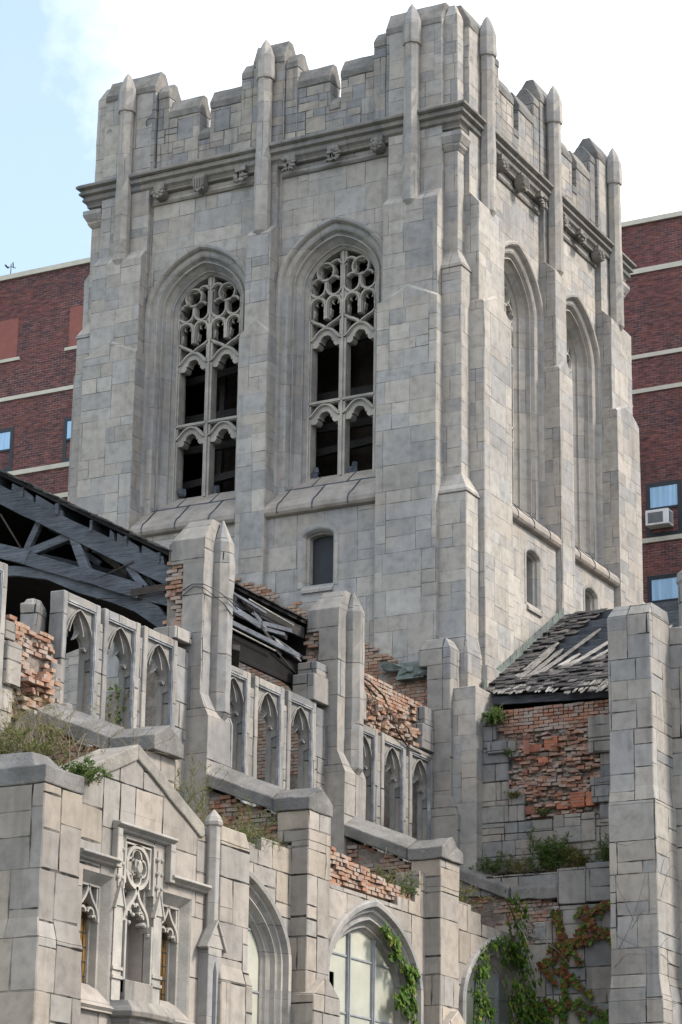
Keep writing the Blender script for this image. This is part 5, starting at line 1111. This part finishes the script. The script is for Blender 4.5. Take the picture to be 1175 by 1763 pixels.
for _ in range(14):
    y, z = -1.2+rv.uniform(-.3, .3), 8.55+rv.uniform(-.1, .2); pts = [(1.6, y, z)]; x = 1.6; d = (rv.uniform(-.05, .25), rv.uniform(-.25, .25), rv.uniform(-.14, .06))
    for k_ in range(5): x += d[0]+rv.uniform(-.04, .04); y += d[1]; z += d[2]+rv.uniform(-.04, .04)-.02*k_; pts.append((x, y, z))
    tw_.tube(pts, rv.uniform(.006, .013), 4, .4)
tag(obj('dead_twigs', tw_, M['woodp']), 'pale dead twigs sprawling from the wall between the ivy arch and the creeper', 'twigs')

# ================================================================== GROUND, SKY, LIGHT, CAMERA
g = MB(); g.add([(-400, -400, 0), (400, -400, 0), (400, 400, 0), (-400, 400, 0)], [(0, 1, 2, 3)]); tag(obj('ground', g, M['earth']), '', '', kind='structure')
g = MB(); g.add([(8, -120, .004), (26, -120, .004), (26, 60, .004), (8, 60, .004)], [(0, 1, 2, 3)]); tag(obj('road', g, M['asph']), '', '', kind='structure')

W = bpy.data.worlds.new('World'); S.world = W; W.use_nodes = True; t = NT(W.node_tree); W.node_tree.nodes.clear()
SUN_EL, SUN_AZ = 42., 20.   # azimuth measured from +X towards +Y
sky = t.new('ShaderNodeTexSky', sky_type='NISHITA'); sky.sun_disc = False; sky.sun_elevation = R(SUN_EL); sky.sun_rotation = R(90-SUN_AZ)
b1 = t.new('ShaderNodeBackground'); hz = t.mix(1.0, sky.outputs[0], (.95, 1.08, 1.0), 'MULTIPLY'); t.l.new(hz, b1.inputs[0]); b1.inputs[1].default_value = .15
b2 = t.new('ShaderNodeBackground'); b2.inputs[1].default_value = 1.0
tc = t.new('ShaderNodeTexCoord'); v = t.new('ShaderNodeVectorMath', operation='NORMALIZE'); t.l.new(tc.outputs['Generated'], v.inputs[0])
sx = t.sep(v.outputs[0])
n1 = t.noise(v.outputs[0], 13., 7, .55)
side = t.m('MULTIPLY_ADD', sx[0], 4.2, 2.06)   # cloud bank thins towards -X
nn = t.m('ADD', n1, side)
cov = t.ramp(nn, [(0., .0), (1., 1.)])
mk = t.m('SUBTRACT', nn, .36); cov = t.m('MINIMUM', 1.0, t.m('MAXIMUM', .24, t.m('MULTIPLY', mk, 2.3)))
shade = t.ramp(t.noise(v.outputs[0], 3.1, 6, .6), [(.3, (.86, .93, 1.03)), (.65, (.98, 1.02, 1.08))])
t.l.new(shade, b2.inputs[0])
mx = t.new('ShaderNodeMixShader'); t.l.new(cov, mx.inputs[0]); t.l.new(b1.outputs[0], mx.inputs[1]); t.l.new(b2.outputs[0], mx.inputs[2])
wo = t.new('ShaderNodeOutputWorld'); t.l.new(mx.outputs[0], wo.inputs[0])
L = bpy.data.lights.new('sun', 'SUN'); L.energy = 2.9; L.angle = R(12); L.color = (1, .90, .78); lo = bpy.data.objects.new('sun', L); COL.objects.link(lo)
d = Vector((math.cos(R(SUN_EL))*math.cos(R(SUN_AZ)), math.cos(R(SUN_EL))*math.sin(R(SUN_AZ)), math.sin(R(SUN_EL))))
lo.rotation_euler = (-d).to_track_quat('-Z', 'Y').to_euler(); lo.location = (30, 0, 60)

cam = bpy.data.cameras.new('camera'); co_ = bpy.data.objects.new('camera', cam); COL.objects.link(co_)
cam.sensor_fit = 'VERTICAL'; cam.sensor_height = 36; cam.lens = 36*4400/1763; cam.clip_end = 2000
right = Vector((0.88372879, 0.46780128, 0.01361537)); down = Vector((-0.13138799, 0.27591917, -0.9521585)); fwd = Vector((-0.44917771, 0.83966099, 0.30530118))
mt = Matrix((right, -down, -fwd)).transposed().to_4x4(); mt.translation = Vector((20.39702783, -43.34340884, 1.6)); co_.matrix_world = mt
S.camera = co_
S.view_settings.view_transform = 'Standard'; S.view_settings.look = 'None'; S.view_settings.exposure = .85; S.view_settings.gamma = 1
for o in bpy.data.objects:
    if '_w' in o: del o['_w']
